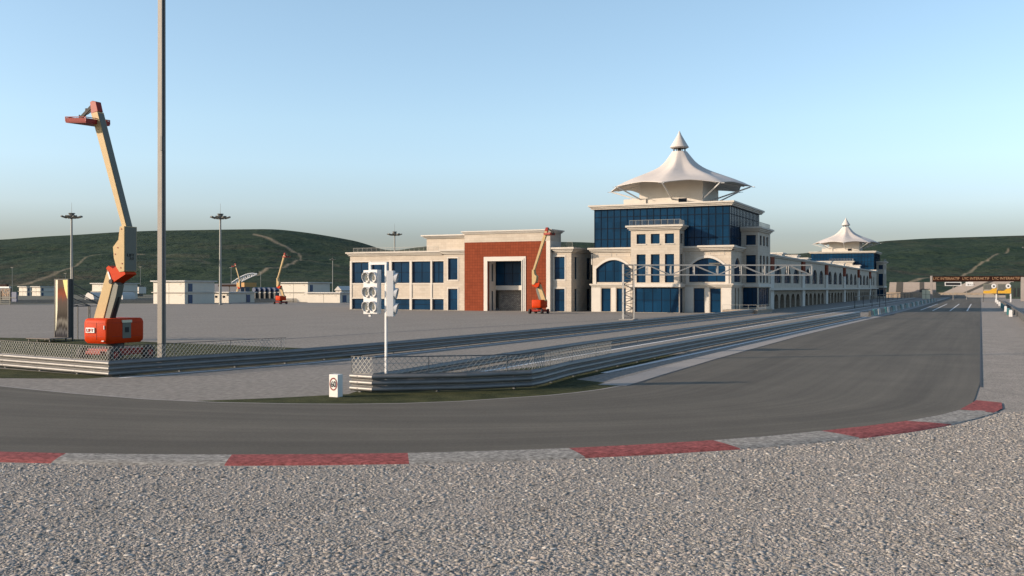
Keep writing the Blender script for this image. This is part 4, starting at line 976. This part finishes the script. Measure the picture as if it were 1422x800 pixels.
# ================================================================ traffic light on its pole
tx, ty = G(536, 541.8); d0 = dist(tx, ty)
tl = empty('traffic_light', (tx, ty, 0), 'white traffic light with three signal heads on a white pole behind the nearest guard rail', 'traffic light')
z = lambda py: ZZ(py, tx, ty)
mb = MB(); mb.box(tx-.05, tx+.05, ty-.05, ty+.05, 0, z(364)); mb.build('pole', M['white'], tl)
mb = MB(); mb.box(tx-.14, tx+.14, ty-.14, ty+.14, 0, .03); mb.build('base_plate', M['white'], tl)
xa = xY(514, ty); mb = MB(); mb.box(xa-.06, tx+.06, ty-.055, ty+.055, z(367.5), z(364)); mb.box(xa-.06, xa+.06, ty-.05, ty+.05, z(440), z(364)-.12); mb.build('bracket', M['white'], tl)
def head(cx, cy, zt, zb_, w, dpt, name, face):
    """face: unit vector of the lamps' side, along -Y or +X"""
    n = Vector(face); s = Vector((-n.y, n.x)); mb = MB()
    def pt(a, b, zz): return (cx+s.x*a+n.x*b, cy+s.y*a+n.y*b, zz)
    mb.add([pt(-w/2,-dpt,zb_),pt(w/2,-dpt,zb_),pt(w/2,0,zb_),pt(-w/2,0,zb_),pt(-w/2,-dpt,zt),pt(w/2,-dpt,zt),pt(w/2,0,zt),pt(-w/2,0,zt)], [(0,3,2,1),(4,5,6,7),(0,1,5,4),(1,2,6,5),(2,3,7,6),(3,0,4,7)])
    hd = mb.build(name, M['white'], tl, bevel=.015); hh = (zt-zb_)/3
    for k in range(3):
        zc = zb_+hh*(k+.5); R1 = hh*.36; RX = w*.53; mb = MB(); nn = 24; vs = []; fs = []
        for i in range(nn+1):          # open-fronted visor, longer on top
            a = 2*PI*i/nn; ln = .09+.11*(.5+.5*math.cos(a))
            for r_, b in ((1, .0), (1.0, ln), (.92, ln), (.92, .0)):
                vs.append(pt(math.sin(a)*r_*RX, b, zc+math.cos(a)*r_*R1))
        for i in range(nn):
            for j in range(3): fs.append((4*i+j, 4*(i+1)+j, 4*(i+1)+j+1, 4*i+j+1))
        mb.add(vs, fs); mb.build('visor', M['white'], hd, smooth=True)
        mb = MB(); c1 = Vector(pt(0, .003, zc)); c2 = Vector(pt(0, .03, zc)); mb.prism([(math.sin(2*PI*i/20)*RX*.9, zc+math.cos(2*PI*i/20)*R1*.9) for i in range(20)], lambda u, w_, d: pt(u, .004+d, w_), 0, .02); ln_ = mb.build('lens', M['lamp_inner'], hd)
        mb = MB(); mb.prism([(math.sin(2*PI*i/12)*RX*.22, zc-R1*.15+math.cos(2*PI*i/12)*R1*.42) for i in range(12)], lambda u, w_, d: pt(u, .026+d, w_), 0, .03); mb.build('bulb', M['olive'], ln_)
    return hd
# two heads side by side on the outer arm, one turned away on the pole
hw = (xY(523.5, ty-.2)-xY(503, ty-.2))/2
ztp, zbt = z(374.5), z(436)
xl = xY(503, ty-.2)
head(xl+hw*.5, ty-.12, ztp-.02, zbt-.02, hw-.03, .22, 'signal_head', (0,-1))
head(xl+hw*1.5+.03, ty-.22, ztp, zbt, hw-.01, .38, 'signal_head', (0,-1))
head(xY(546.2, ty), ty+.1, z(376), z(439.5), .36, .34, 'signal_head', (.9578,.2874))
mb = MB(); 
for zz in (z(385), z(428)): mb.box(tx-.02, tx+.16, ty-.03, ty+.03, zz-.03, zz+.03); mb.box(xa-.03, xa+.03, ty-.2, ty, zz-.03, zz+.03)
mb.build('clamp', M['white'], tl)

# ================================================================ 60 board
x0, y0 = G(469, 552); x1 = xY(457, y0); x2 = x0; y2 = yX(476, x0); h = ZZ(520.5, x0, y0)
sb = empty('speed_limit_box', ((x0+x1)/2, y0, 0), 'white box with the number 60 in a red ring standing on the grass', 'speed sign')
mb = MB(); mb.box(x1, x0, y0, y2, 0, h); mb.build('box', mat('box_paint', (.88,.86,.80), .5, var=.05, scale=3), sb, bevel=.01)
zc = h*.58; rr = (x0-x1)*.44; rz_ = h*.285; cxx = (x0+x1)/2; mb = MB(); nn = 32; vs = []; fs = []
for i in range(nn):
    a = 2*PI*i/nn
    for r_, b in ((rr,0),(rr,.012),(rr*.80,.012),(rr*.80,0)): vs.append((cxx+math.sin(a)*r_, y0-b, zc+math.cos(a)*r_*rz_/rr))
for i in range(nn):
    j = (i+1) % nn
    for k in range(3): fs.append((4*i+k, 4*j+k, 4*j+k+1, 4*i+k+1))
mb.add(vs, fs); mb.build('red_ring', M['kerbred'], sb)
text('60', 'number', M['black'], sb, Vector((0, -.012, zc)), rr*1.22, rz_*.92, depth=.006)
# ================================================================ steel truss gantry over the pit entry
def truss(mb, p, q, w, h, n, r=.05, side=None):
    """box truss from p to q; w along 'side', h along up"""
    p, q = Vector(p), Vector(q); d = (q-p).normalized(); s = Vector(side).normalized(); u = s.cross(d).normalized(); L_ = (q-p).length
    c = [s*(a*w/2)+u*(b*h/2) for a, b in ((-1,-1),(1,-1),(1,1),(-1,1))]
    for k in c: mb.bar(p+k, q+k, r*2)
    for i in range(n+1):
        o = p+d*(L_*i/n)
        for a in range(4): mb.bar(o+c[a], o+c[(a+1) % 4], r*1.3)
    for i in range(n):
        o, o2 = p+d*(L_*i/n), p+d*(L_*(i+1)/n)
        for a in range(4):
            b = (a+1) % 4
            if (i+(a > 1)) % 2: mb.bar(o+c[a], o2+c[b], r*1.3)
            else: mb.bar(o+c[b], o2+c[a], r*1.3)
gx, gy = gd(872.5, 159); g = empty('truss_gantry', (gx, gy, 0), 'pale steel truss gantry reaching from a lattice tower across the pit entry lane', 'gantry')
tr = mat('truss_paint', (.50,.49,.46), .5, metal=.2)
side = Vector((RT.x, RT.y, 0)); fw3 = Vector((FW.x, FW.y, 0))
mb = MB(); q0 = Vector((gx, gy, 0))
for a, b in ((-1,-1),(1,-1),(1,1),(-1,1)): k_ = side*(a*.82)+fw3*(b*.7); mb.bar(q0+k_, q0+k_+Vector((0,0,8.75)), .13)
mb.build('tower_legs', tr, g); mb = MB(); truss(mb, (gx,gy,.3), (gx,gy,8.6), 1.6, 1.36, 11, .055, side=side); mb.build('tower_bracing', M['dark_truss'], g)
p = Vector((gx, gy, 7.85))-side*.7; q = Vector((*gd(1126, 158.5), 7.8)); mb = MB(); 
truss(mb, p, q, 1.1, 1.55, 8, .085, side=Vector((0,0,1)).cross((q-p).normalized())); mb.build('beam', tr, g)
mb = MB(); mb.box(gx-1.2, gx+1.2, gy-1.2, gy+1.2, 0, .12); mb.build('footing', M['tan'], g)
for px in (993,):
    s_ = Vector((*gd(px, 158.2), 8.75)); mb = MB(); mb.box(s_.x-.9, s_.x+.9, s_.y-.3, s_.y+.3, 8.72, 8.95); mb.build('sensor', M['lampbox'], g)
# ================================================================ banner gantry over the straight
YG = 430; xa, xb = xY(1293, YG), xY(1419.5, YG); g = empty('banner_gantry', (xa, YG, 0), 'dark brown banner gantry spanning the far end of the start straight', 'gantry')
zt, zb = ZZ(383.5, 0, YG), ZZ(391, 0, YG)
mb = MB(); mb.box(xa-.35, xa+.5, YG-.5, YG+.5, 0, zt+.2); mb.build('leg', M['standconc'], g)
mb = MB(); mb.box(xb-.5, xb+1.6, YG-.7, YG+.7, 0, zt-.4); mb.build('leg', M['standconc'], g)
mb = MB(); mb.box(xa+.51, xb+1.0, YG-.3, YG+.3, zb, zt); bn = mb.build('banner', M['brown'], g)
wsp = (xb-xa-.6)/3
for i in range(3): text('LYC INTERAKTIF', 'lettering', M['tan_text'], bn, Vector((wsp*(i+.5)+.3, -.33, (zb+zt)/2+.15)), wsp*.90, 1.0)
mb = MB(); mb.box(xa, xb, YG+.31, YG+1.5, zb+.3, zt-.3); mb.build('beam', M['darkgrey'], g)
# yellow marshal boards
for k, (p0, p1, lab) in enumerate(((1365.5, 1384, 'left one of the two yellow and grey boards with a round white dial'), (1385.5, 1404, 'right one of the two yellow and grey boards with a round white dial'))):
    Yk = 395; a, b = xY(p0, Yk), xY(p1, Yk); q = lambda py: ZZ(py, a, Yk); r = empty('timing_board', (a, Yk, 0), lab, 'board', 'yellow boards beside the straight')
    mb = MB(); mb.box(a, b-.2, Yk, Yk+.3, q(402.3), q(394.3)); mb.build('grey_panel', M['olive'], r)
    mb = MB(); mb.box(a+.35, b-1.9, Yk-.04, Yk-.001, q(401), q(395.5)); mb.build('screen', mat('dim_screen', (.13,.13,.12), .4, var=.3, scale=2), r)
    mb = MB(); mb.prism([(a,q(407.5)),(b,q(407.5)),(b,q(397)),(b-1.2,q(397)),(b-1.3,q(401)),(b-2.3,q(403.7)),(a,q(403.7))], lambda u,w,d: (u,Yk-.07+d,w), 0, .3); mb.build('yellow_panel', M['yellow'], r)
    mb = MB(); mb.tube((b-.9, Yk-.10, q(397.4)), (b-.9, Yk-.2, q(397.4)), .82, n=20); dl = mb.build('dial', M['white'], r)
    mb = MB(); mb.tube((b-.9, Yk-.21, q(397.4)), (b-.9, Yk-.25, q(397.4)), .32, n=14); mb.build('hub', M['blackboard'], dl)
    mb = MB(); mb.box(b-.35, b+.1, Yk+.31, Yk+.5, 0, q(396)); mb.build('post', M['white'], r)
    mb = MB(); mb.box(a+.0, a+.2, Yk+.31, Yk+.5, 0, q(396)); mb.build('post', M['darkgrey'], r)
# start number board and scoreboard beyond the gantry
Yk = 470; r = empty('scoreboard', (xY(1324,Yk), Yk, 0), 'long black scoreboard in a pale frame hanging in front of the far grandstand', 'scoreboard')
a, b = xY(1312,Yk), xY(1335,Yk); q = lambda py: ZZ(py, a, Yk)
mb = MB(); mb.box(a, b, Yk, Yk+.5, q(397), q(391.8)); mb.build('frame', M['white'], r)
mb = MB(); mb.box(a+.35, b-.35, Yk-.05, Yk-.001, q(396.2), q(392.6)); mb.build('display', M['blackboard'], r)
mb = MB(); mb.box((a+b)/2-.12, (a+b)/2+.12, Yk+.5, Yk+.75, 0, q(394)); mb.build('post', M['tan'], r)
a, b = xY(1341,Yk), xY(1351.5,Yk); r = empty('number_board', (a, Yk, 0), 'small white board with dark marks right of the black scoreboard', 'sign')
mb = MB(); mb.box(a, b, Yk, Yk+.4, q(397.2), q(391.6)); pn_ = mb.build('panel', M['white'], r)
mb = MB()
for k in range(4): mb.box(a+.8+k*.75, a+1.2+k*.75, Yk-.04, Yk-.001, q(396.2)+.2*(k % 2), q(394.2)-.15*(k % 3))
mb.build('marks', M['darkgrey'], pn_); mb = MB(); mb.box(a+.2, a+.4, Yk+.4, Yk+.6, 0, q(394)); mb.build('post', M['tan'], r)

# ================================================================ grandstands
def stand(label, pxl, pxr, YB_, ytop, ybot, gaps, depth=26, lean=0, roofdark=None):
    a, b = xY(pxl, YB_), xY(pxr, YB_); r = empty('grandstand', ((a+b)/2, YB_, 0), label, 'grandstand', 'concrete grandstands at the end of the straight')
    z0, z1 = ZZ(ybot, a, YB_), ZZ(ytop, a, YB_+depth)
    mb = MB(); n = 22; 
    for i in range(n):
        y_ = YB_+depth*i/n; zz = z0+(z1-z0)*(i+1)/n; l = lean*i/n; mb.box(a+l, b+l*.9, y_, y_+depth/n+.02*(i < n-1), 0, zz)
    t = mb.build('seating_tiers', M['standconc'], r)
    for (g0, g1) in gaps:
        mb = MB(); g0_, g1_ = xY(g0, YB_), xY(g1, YB_)
        for i in range(n):
            y_ = YB_+depth*i/n; zz = z0+(z1-z0)*(i+1)/n; l = lean*i/n; mb.box(g0_+l, g1_+l, y_-.15, y_+depth/n-.15, zz-.6, zz+.12)
        mb.build('stairway', M['darkgrey'], t)
    mb = MB(); mb.box(a-2, b+2, YB_-1.2, YB_-.4, 0, max(1.2, z0+.2)); w = mb.build('front_wall', M['sandstone'], r)
    mb = MB()
    for i in range(int((b-a)/3.4)): u = a+1+i*3.4; mb.box(u, u+.5, YB_-1.3, YB_-1.21, .2, max(1.2, z0+.2)-.2)
    mb.build('buttresses', M['darkstone'], w)
    mb = MB(); mb.box(a-1, b+1, YB_-1.15, YB_-1.0, z0+.2, z0+.8); mb.build('parapet', M['sandstone'], r)
    return r
stand('sloping concrete grandstand with a dark stairway seen under the banner gantry', 1306, 1375, 600, 391, 408.5, [(1334.5,1341.5)], lean=14)
stand('pale concrete grandstand seen between the far tower and the left leg of the banner gantry', 1234, 1300, 560, 392, 408, [(1244,1253),(1277,1283)], depth=20, lean=-1)
x0_, x1_ = xY(1404, 520), xY(1418, 520)
r = empty('stand_side_building', (x0_, 520, 0), 'dark green block at the right end of the far grandstand', 'building')
mb = MB(); mb.prism([(x0_-2, 0), (x1_+3, 0), (x1_+3, ZZ(392, x1_, 520)), (x1_-4, ZZ(391.5, x1_, 520)), (x0_-2, ZZ(400, x1_, 520))], lambda u,w,d: (u,520+d,w), 0, 14); mb.build('walls', mat('dark_green_wall', (.025,.05,.04), .8, var=.3, scale=.3), r)
mb = MB()
for k in range(3): mb.box(x0_+1+k*1.6, x0_+1.8+k*1.6, 519.9, 519.99, 1, 5)
mb.build('recess', M['blackboard'], r)
mb = MB(); z_ = 1.25; mb.box(-27, 45, 585, 585.6, 0, z_); o = mb.build('end_wall', M['tan'], None, loc=(0,585,0)); tag(o, 'low pale wall closing the far end of the start straight', 'wall')
xq, yq = gd(1286, 470); r = empty('marshal_hut', (xq, yq, 0), 'small cream hut left of the banner gantry leg', 'hut')
mb = MB(); mb.box(xq-1.6, xq+1.9, yq-2, yq+2, 0, 4.3); mb.build('walls', M['cream'], r)
mb = MB(); mb.box(xq-1.9, xq+2.2, yq-2.3, yq+2.3, 4.3, 4.6); mb.build('roof', M['darkgrey'], r)
mb = MB(); mb.box(xq-.1, xq+.1, yq-2.06, yq-2.001, .1, 4); mb.box(xq-1.5, xq+1.8, yq-2.06, yq-2.001, 2, 2.12); mb.build('joints', M['olive'], r)

# pit wall blocks
wall_x = -17.6
kinds = []
y_ = 186; k = 0
while y_ < 415:
    L_ = (5.5, 7, 4.5, 9, 4, 5)[k % 6]; kind = ('dark','teal','white','dark','teal','white')[k % 6]
    kinds.append((y_, L_, kind)); y_ += L_+(.4 if kind != 'dark' else .4); k += 1
NAME = {'dark':'black', 'teal':'teal', 'white':'white'}
cnt = {}
ords = ['nearest','second nearest','third nearest','fourth nearest','fifth nearest','sixth nearest','seventh nearest','eighth nearest','ninth nearest','tenth nearest','eleventh nearest','twelfth nearest','thirteenth nearest','fourteenth nearest']
for (yy, L_, kind) in kinds:
    mb = MB(); hgt = {'dark':.95,'teal':1.15,'white':1.05}[kind]; c = cnt.get(kind, 0); cnt[kind] = c+1
    xx = wall_x+(yy-186)*.009
    mb.prism([(-.3,0),(.3,0),(.22,.25),(.15,hgt),(-.15,hgt),(-.22,.25)], lambda u,w,d: (xx+u, yy+d, w), 0, L_)
    o = mb.build('wall_block', M['teal'] if kind == 'teal' else (M['blockwhite'] if kind == 'white' else M['darkgrey']), None, loc=(xx, yy, 0))
    tag(o, f'{ords[min(c,13)]} {NAME[kind]} block of the low wall on the left edge of the start straight', 'wall block', 'blocks of the pit wall')
for i, (yy, kind) in enumerate(((196,'white'),(208,'teal'),(236,'white'),(252,'teal'),(275,'teal'),(312,'white'),(350,'white'),(388,'white'))):
    mb = MB(); mb.prism([(-.25,0),(.25,0),(.2,1.15),(-.2,1.15)], lambda u,w,d: (4.75+u, yy+d, w), 0, 3.5 if kind == 'white' else 9)
    c = cnt.get('r'+kind, 0); cnt['r'+kind] = c+1
    o = mb.build('marker_block', M['white'] if kind == 'white' else M['teal'], None, loc=(4.75, yy, 0)); tag(o, f'{ords[c]} {kind} block in front of the right-hand guard rail', 'marker block', 'blocks along the right-hand guard rail')

# mesh screen posts by the far tower
r = empty('pit_wall_fence', (-27.9, 260, 0), 'dark fence frame on thin posts rising behind the pit wall near the far tower', 'fence')
mb = MB()
for i in range(12):
    yy = 262+i*20; mb.box(-28.35, -28.2, yy-.08, yy+.08, 0, 2.9)
mb.build('posts', M['darkgrey'], r)
mb = MB(); mb.box(-28.34, -28.22, 262, 482, 2.8, 2.95); mb.build('top_rail', M['darkgrey'], r)
r = empty('goal_frame', (-24, 258, 0), 'dark thin metal frame standing in front of the far tower', 'frame')
a, b = gd(1220.5, 262), gd(1237.5, 262); mb = MB(); zt = ZZ(399.5, *a)
for (x, y) in (gd(1211, 262), gd(1221.5, 262), gd(1230, 262)): mb.box(x-.07, x+.07, y-.07, y+.07, 0, ZZ(401, x, y))
p_, q_ = gd(1211, 262), gd(1230.5, 262); mb.bar((*p_, ZZ(401.5,*p_)), (*q_, ZZ(401.5,*q_)), .14); mb.bar((*p_, ZZ(414,*p_)), (*q_, ZZ(414,*q_)), .1); mb.build('bars', M['darkgrey'], r)

# ================================================================ cabins on the far side of the paddock
def cabin(name, label, p0, p1, p2, yt, yb_, storeys, d=None, doors=(), wins=(), gable=False, group='white cabins across the paddock', base=0):
    """p0..p1 the sunlit front, p1..p2 the shaded side; d overrides the depth"""
    d = d or 1400*H/(yb_-400); x1, y0 = gd(p1, d); x0 = xY(p0, y0); y1 = yX(p2, x1)
    ht = H+(400-yt)/1400*d; z0 = H+(400-yb_)/1400*d if base else 0
    r = empty(name, ((x0+x1)/2, (y0+y1)/2, z0), label, 'cabin', group)
    hs = (ht-.35-z0)/storeys
    for s in range(storeys):
        mb = MB(); zz = z0+s*hs+(.22 if s else 0); mb.box(x0, x1, y0, y1, zz, z0+(s+1)*hs); w = mb.build('walls', M['cabin'], r)
        mb = MB(); n = max(2, int((x1-x0)/4.5))
        for i in range(1, n): u = x0+(x1-x0)*i/n; mb.box(u-.05, u+.05, y0-.03, y0-.001, zz, z0+(s+1)*hs)
        mb.build('panel_joints', M['olive'], w)
        mb = MB()
        for i in range(n):
            u = x0+(x1-x0)*(i+.72)/n
            mb.box(u-.35, u+.35, y0-.05, y0-.001, z0+(s+1)*hs-.95, z0+(s+1)*hs-.55)
        mb.build('vents', M['trim'], w)
        for (f, wd) in doors:
            v = y0+(y1-y0)*f; mb = MB(); mb.box(x1+.001, x1+.07, v, v+(y1-y0)*wd, zz+.15, z0+(s+1)*hs-.65); dd_ = mb.build('door', M['bluedoor'], r)
            mb = MB(); mb.box(x1+.001, x1+.09, v-.12, v-.01, zz+.1, z0+(s+1)*hs-.55); mb.build('door_frame', M['mull'], dd_)
        for (f, wd) in wins:
            u = x0+(x1-x0)*f; mb = MB(); mb.box(u, u+(x1-x0)*wd, y0-.06, y0-.001, zz+hs*.50, zz+hs*.72); ww = mb.build('window', M['mull'], r)
    mb = MB()
    if gable:
        xm = (x0+x1)/2; mb.prism([(x0-.4, ht-.35), (x1+.4, ht-.35), (xm, ht+1.3)], lambda u,w,d_: (u, y0-.4+d_, w), 0, y1-y0+.8)
    else:
        mb.box(x0-.7, x1+.6, y0-.7, y1+.7, ht-.35, ht)
    mb.build('roof', M['cabinroof'], r)
    if storeys > 1: mb = MB(); mb.box(x0-.45, x1+.4, y0-.45, y1+.4, z0+hs+.001, z0+hs+.2); mb.build('floor_band', M['trim'], r)
    return r
cabin('stacked_cabin', 'two-storey white cabin block just right of the tall square pole', 213, 256.5, 298, 389.5, 422.2, 2, doors=((.12,.13),))
cabin('site_cabin', 'single-storey white cabin with two small dark windows beside a floodlight mast', 297, 317.5, 353.5, 405.3, 420.8, 1, doors=((.68,.14),), wins=((.08,.16),(.6,.16)))
cabin('stacked_cabin', 'two-storey white cabin block behind the small distant boom lift', 388, 427.5, 458, 391.8, 419.5, 2, doors=((.10,.12),))
cabin('site_cabin', 'single-storey white cabin between the two-storey block and the paddock building', 427, 472, 486, 406, 420.6, 1, doors=((.28,.36),))
cabin('stacked_cabin', 'two-storey white cabin block behind the raised arm of the large boom lift', 128, 155, 191, 393, 417, 2, doors=((.05,.06),), d=440)
cabin('stacked_cabin', 'leftmost of the small two-storey white cabin blocks left of the billboard', 26.5, 37.2, 43.5, 397.6, 411.3, 2, doors=((.3,.3),), d=560, base=1)
cabin('stacked_cabin', 'small two-storey white cabin block immediately left of the billboard', 44.5, 56, 76, 397.6, 411.3, 2, doors=((.1,.12),), d=545, base=1)
cabin('gabled_hut', 'pale hut with a gabled roof at the left corner of the paddock building', 466, 474, 489, 402, 416.5, 1, gable=True, d=380, doors=((.3,.3),))
x, y = gd(185.5, 520); r = empty('small_hut', (x, y, 0), 'tiny brownish hut right of the cabin behind the large boom lift', 'hut')
mb = MB(); mb.box(x-4.5, x+1.5, y, y+5, 0, ZZ(397,x,y)); mb.build('walls', M['darkstone'], r); mb = MB(); mb.box(x+1.6, x+3.6, y, y+5, ZZ(405,x,y)-1, ZZ(398.5,x,y)); mb.build('side_box', M['plaster'], r)
mb = MB(); mb.box(x-5, x+2, y-.4, y+5.4, ZZ(397,x,y), ZZ(396.3,x,y)); mb.build('roof', M['darkgrey'], r)

# grassy bank that carries the small cabins and the far guard rail line
bank = [gd(-260,520), gd(250,520), gd(300,560), gd(-300,600)]
mb = MB(); A_ = [gd(-260,400), gd(60,400), gd(230,400)]; B_ = [gd(-260,540), gd(60,540), gd(230,540)]; D_ = [gd(-260,720), gd(60,720), gd(230,720)]
for row, z in ((A_, -.02), (B_, .75), (D_, .3)):
    for p in row: mb.v.append((p[0], p[1], z))
for j in range(2):
    for i in range(2): mb.f.append((j*3+i, j*3+i+1, (j+1)*3+i+1, (j+1)*3+i)); mb.m.append(0)
o = mb.build('grass_bank', M['soil']); tag(o, kind='structure')

# arched roof frame, orange container, blue stacks
r_ = empty('arched_roof_frame', (*gd(340, 470), 0), 'white curved tubular roof frame rising behind the single-storey cabin', 'roof frame')
mb = MB(); top, bot = [], []
for i in range(13):
    t = i/12; px = 322+35*t; yt = 392.5-12.8*math.sin(min(1, t*1.18)*PI/2)+(.6 if t > .85 else 0); ybm = 400-19*t**.8
    for lst, py, dd in ((top, yt, 470), (bot, max(yt+.8, ybm), 470)): x, y = gd(px, dd); lst.append((x, y, H+(400-py)/1400*dd))
for i in range(12):
    mb.tube(top[i], top[i+1], .33, n=6); mb.tube(bot[i], bot[i+1], .28, n=6)
    mb.tube(top[i], bot[i+1] if i % 2 else bot[i], .17, n=5); mb.tube(bot[i], top[i+1], .15, n=5)
mb.build('arch_truss', M['white'], r_)
mb = MB(); 
for px in (323, 334): x, y = gd(px, 472); mb.tube((x,y,0), (x,y,6), .25, n=6)
mb.build('supports', M['mastgrey'], r_)
x, y = gd(331, 430); r = empty('orange_canopy', (x, y, 0), 'orange boxy canopy behind the single-storey cabin', 'canopy')
mb = MB(); mb.box(x-1, x+3.2, y, y+8, ZZ(398.5,x,y), ZZ(392.5,x,y)); mb.build('orange_fascia', mat('orange_fascia', (.55,.27,.05), .5), r)
mb = MB(); mb.box(x-11.5, x-1.01, y+.5, y+8, ZZ(398,x,y), ZZ(395,x,y)); mb.build('dark_canopy', M['brown'], r)
mb = MB()
for a in (-10.5, -6, -1.5, 2.5): mb.box(x+a, x+a+.3, y+1, y+1.3, 0, ZZ(398,x,y)+.05)
mb.build('columns', M['darkgrey'], r)
mb = MB(); x, y = gd(305, 455); mb.box(x-3, x+12, y, y+6, 0, ZZ(394,x,y)); o = mb.build('blue_shed', mat('blue_grey_sheet', (.05,.07,.11), .6, var=.2, scale=.3), None, loc=(x,y,0)); tag(o, 'low dark blue shed behind the single-storey cabin', 'shed')
k = 0
posw = ['left','middle left','middle','middle right','right']
for i in range(5):
    px = 352+i*6.9; x, y = gd(px, 480); r = empty('tyre_stack', (x, y, 0), f'{posw[i]} one of the five dark blue drums on racks left of the distant lift', 'drum stack', 'dark blue drum stacks')
    mb = MB(); mb.box(x-1.15, x+1.15, y, y+4, 0, 2.7); mb.build('lower_crate', M['darkgrey'], r)
    mb = MB(); mb.tube((x, y+.2, 4.2), (x, y+4, 4.2), 1.05, n=12); mb.build('drum', M['bluedoor'], r)
    mb = MB(); mb.box(x-1.1, x+1.1, y+.3, y+3.9, 2.7, 3.16); mb.build('rack', M['mastgrey'], r)
# pale arched sheds behind the billboard scaffold
for px, w, nm in ((124,9,'pale low tunnel shed seen behind the scaffold right of the billboard'), (167,5,'small white tunnel shed behind the raised arm of the large boom lift')):
    x, y = gd(px, 430); mb = MB(); W_ = w/1400*430/1; pts = [(x+W_*math.cos(PI*i/10), 3.2*math.sin(PI*i/10)) for i in range(11)]
    mb.prism(pts, lambda u,w_,d: (u, y+d, w_), 0, 7); o = mb.build('tunnel_shed', M['cabinroof'], None, loc=(x,y,0)); tag(o, nm, 'shed')

# ================================================================ LYC sign, far left
d = 300; xs_, ys_ = gd(22.5, d); x0 = xY(-12, ys_); x1 = xs_; q = lambda py: H+(400-py)/1400*d
r = empty('name_sign', (xs_, ys_, 0), 'black sign on legs with pale letters at the left edge under a white strip', 'sign')
xm = xY(14.3, ys_)
mb = MB(); mb.box(x0, xm, ys_, ys_+.5, q(416.5), q(400)); pn_ = mb.build('panel', M['blackboard'], r)
mb = MB(); mb.box(xm+.001, x1, ys_+.05, ys_+.5, q(419), q(405.5)); mb.build('side_panel', M['bluedoor'], r)
mb = MB(); mb.box(x0, xY(13,ys_), ys_-.1, ys_+.6, q(400), q(398)); mb.build('white_strip', M['white'], r)
mb = MB(); mb.box(x0, xY(9.5,ys_), ys_-.1, ys_+.6, q(397.99), q(395)); mb.build('top_board', M['brown'], r)
xc_ = xY(8.2, ys_)
for body, py in (('LYC', 403.7), ('INT', 409.2)):
    text(body, 'lettering', M['tan_text'], pn_, Vector((xc_-xs_, -.06, q(py))), (xY(13.4,ys_)-xY(3,ys_)), 1.0)
mb = MB()
for py in (413.5, 416.6, 419.4, 422): mb.box(x0, x1-(0 if py < 414 else 2.2), ys_-.15, ys_-.01, q(py)-.07, q(py)+.07)
for px in (1.2, 14.5): u = xY(px, ys_); mb.box(u-.1, u+.1, ys_-.2, ys_-.02, 0, q(404))
mb.build('railing', M['olive'], r)

# ================================================================ light, sky, camera
SUN_ELEV = math.radians(18)
az = math.radians(12)                                  # light travels along RT turned 6 degrees forward
dx = RT*math.cos(az)+FW*math.sin(az); L_ = Vector((dx.x*math.cos(SUN_ELEV), dx.y*math.cos(SUN_ELEV), -math.sin(SUN_ELEV)))
sd = bpy.data.lights.new('sun', 'SUN'); sd.energy = 4.6; sd.angle = math.radians(.5); sd.color = (1,.80,.62)
so = bpy.data.objects.new('sun', sd); C.objects.link(so); so.rotation_euler = L_.to_track_quat('-Z', 'Y').to_euler()
w = bpy.data.worlds.new('World'); SC.world = w; w.use_nodes = True; nt = w.node_tree; bg = nt.nodes['Background']
sky = nt.nodes.new('ShaderNodeTexSky'); sky.sky_type = 'NISHITA'; sky.sun_disc = False; sky.sun_elevation = SUN_ELEV
sky.sun_rotation = math.atan2(-dx.x, -dx.y)           # compass bearing of the sun, clockwise from +Y
sky.air_density = 1.0; sky.dust_density = 1.0; sky.ozone_density = 1.0; sky.altitude = 100
# thin grey haze band low in the sky, cleaner blue above it
tcw = nt.nodes.new('ShaderNodeTexCoord'); spw = nt.nodes.new('ShaderNodeSeparateXYZ'); crw = nt.nodes.new('ShaderNodeValToRGB'); mxw = nt.nodes.new('ShaderNodeVectorMath'); mxw.operation = 'MULTIPLY'
nt.links.new(tcw.outputs['Generated'], spw.inputs[0]); nt.links.new(spw.outputs[2], crw.inputs[0]); e = crw.color_ramp.elements
e[0].position = 0; e[0].color = (.38,.40,.53,1); e[1].position = 1; e[1].color = (.95,1,1,1)
for p_, c_ in ((.05,(.46,.48,.61)), (.078,(.67,.69,.82)), (.12,(.84,.88,.98)), (.16,(.91,.95,1.0)), (.27,(.96,1.0,1.0))):
    x = e.new(p_); x.color = (*c_, 1)
nt.links.new(sky.outputs[0], mxw.inputs[0]); nt.links.new(crw.outputs[0], mxw.inputs[1]); nt.links.new(mxw.outputs[0], bg.inputs[0]); bg.inputs[1].default_value = .15
cam = bpy.data.cameras.new('camera'); cam.sensor_width = 36; cam.lens = 36*1400/1422; cam.clip_start = .1; cam.clip_end = 12000
co = bpy.data.objects.new('camera', cam); C.objects.link(co); co.location = (0,0,H); co.rotation_euler = (PI/2, 0, TH); SC.camera = co
SC.render.resolution_x = 1024; SC.render.resolution_y = 576
v = SC.view_settings; v.view_transform = 'Standard'; v.look = 'None'; v.exposure = .64; v.gamma = 1
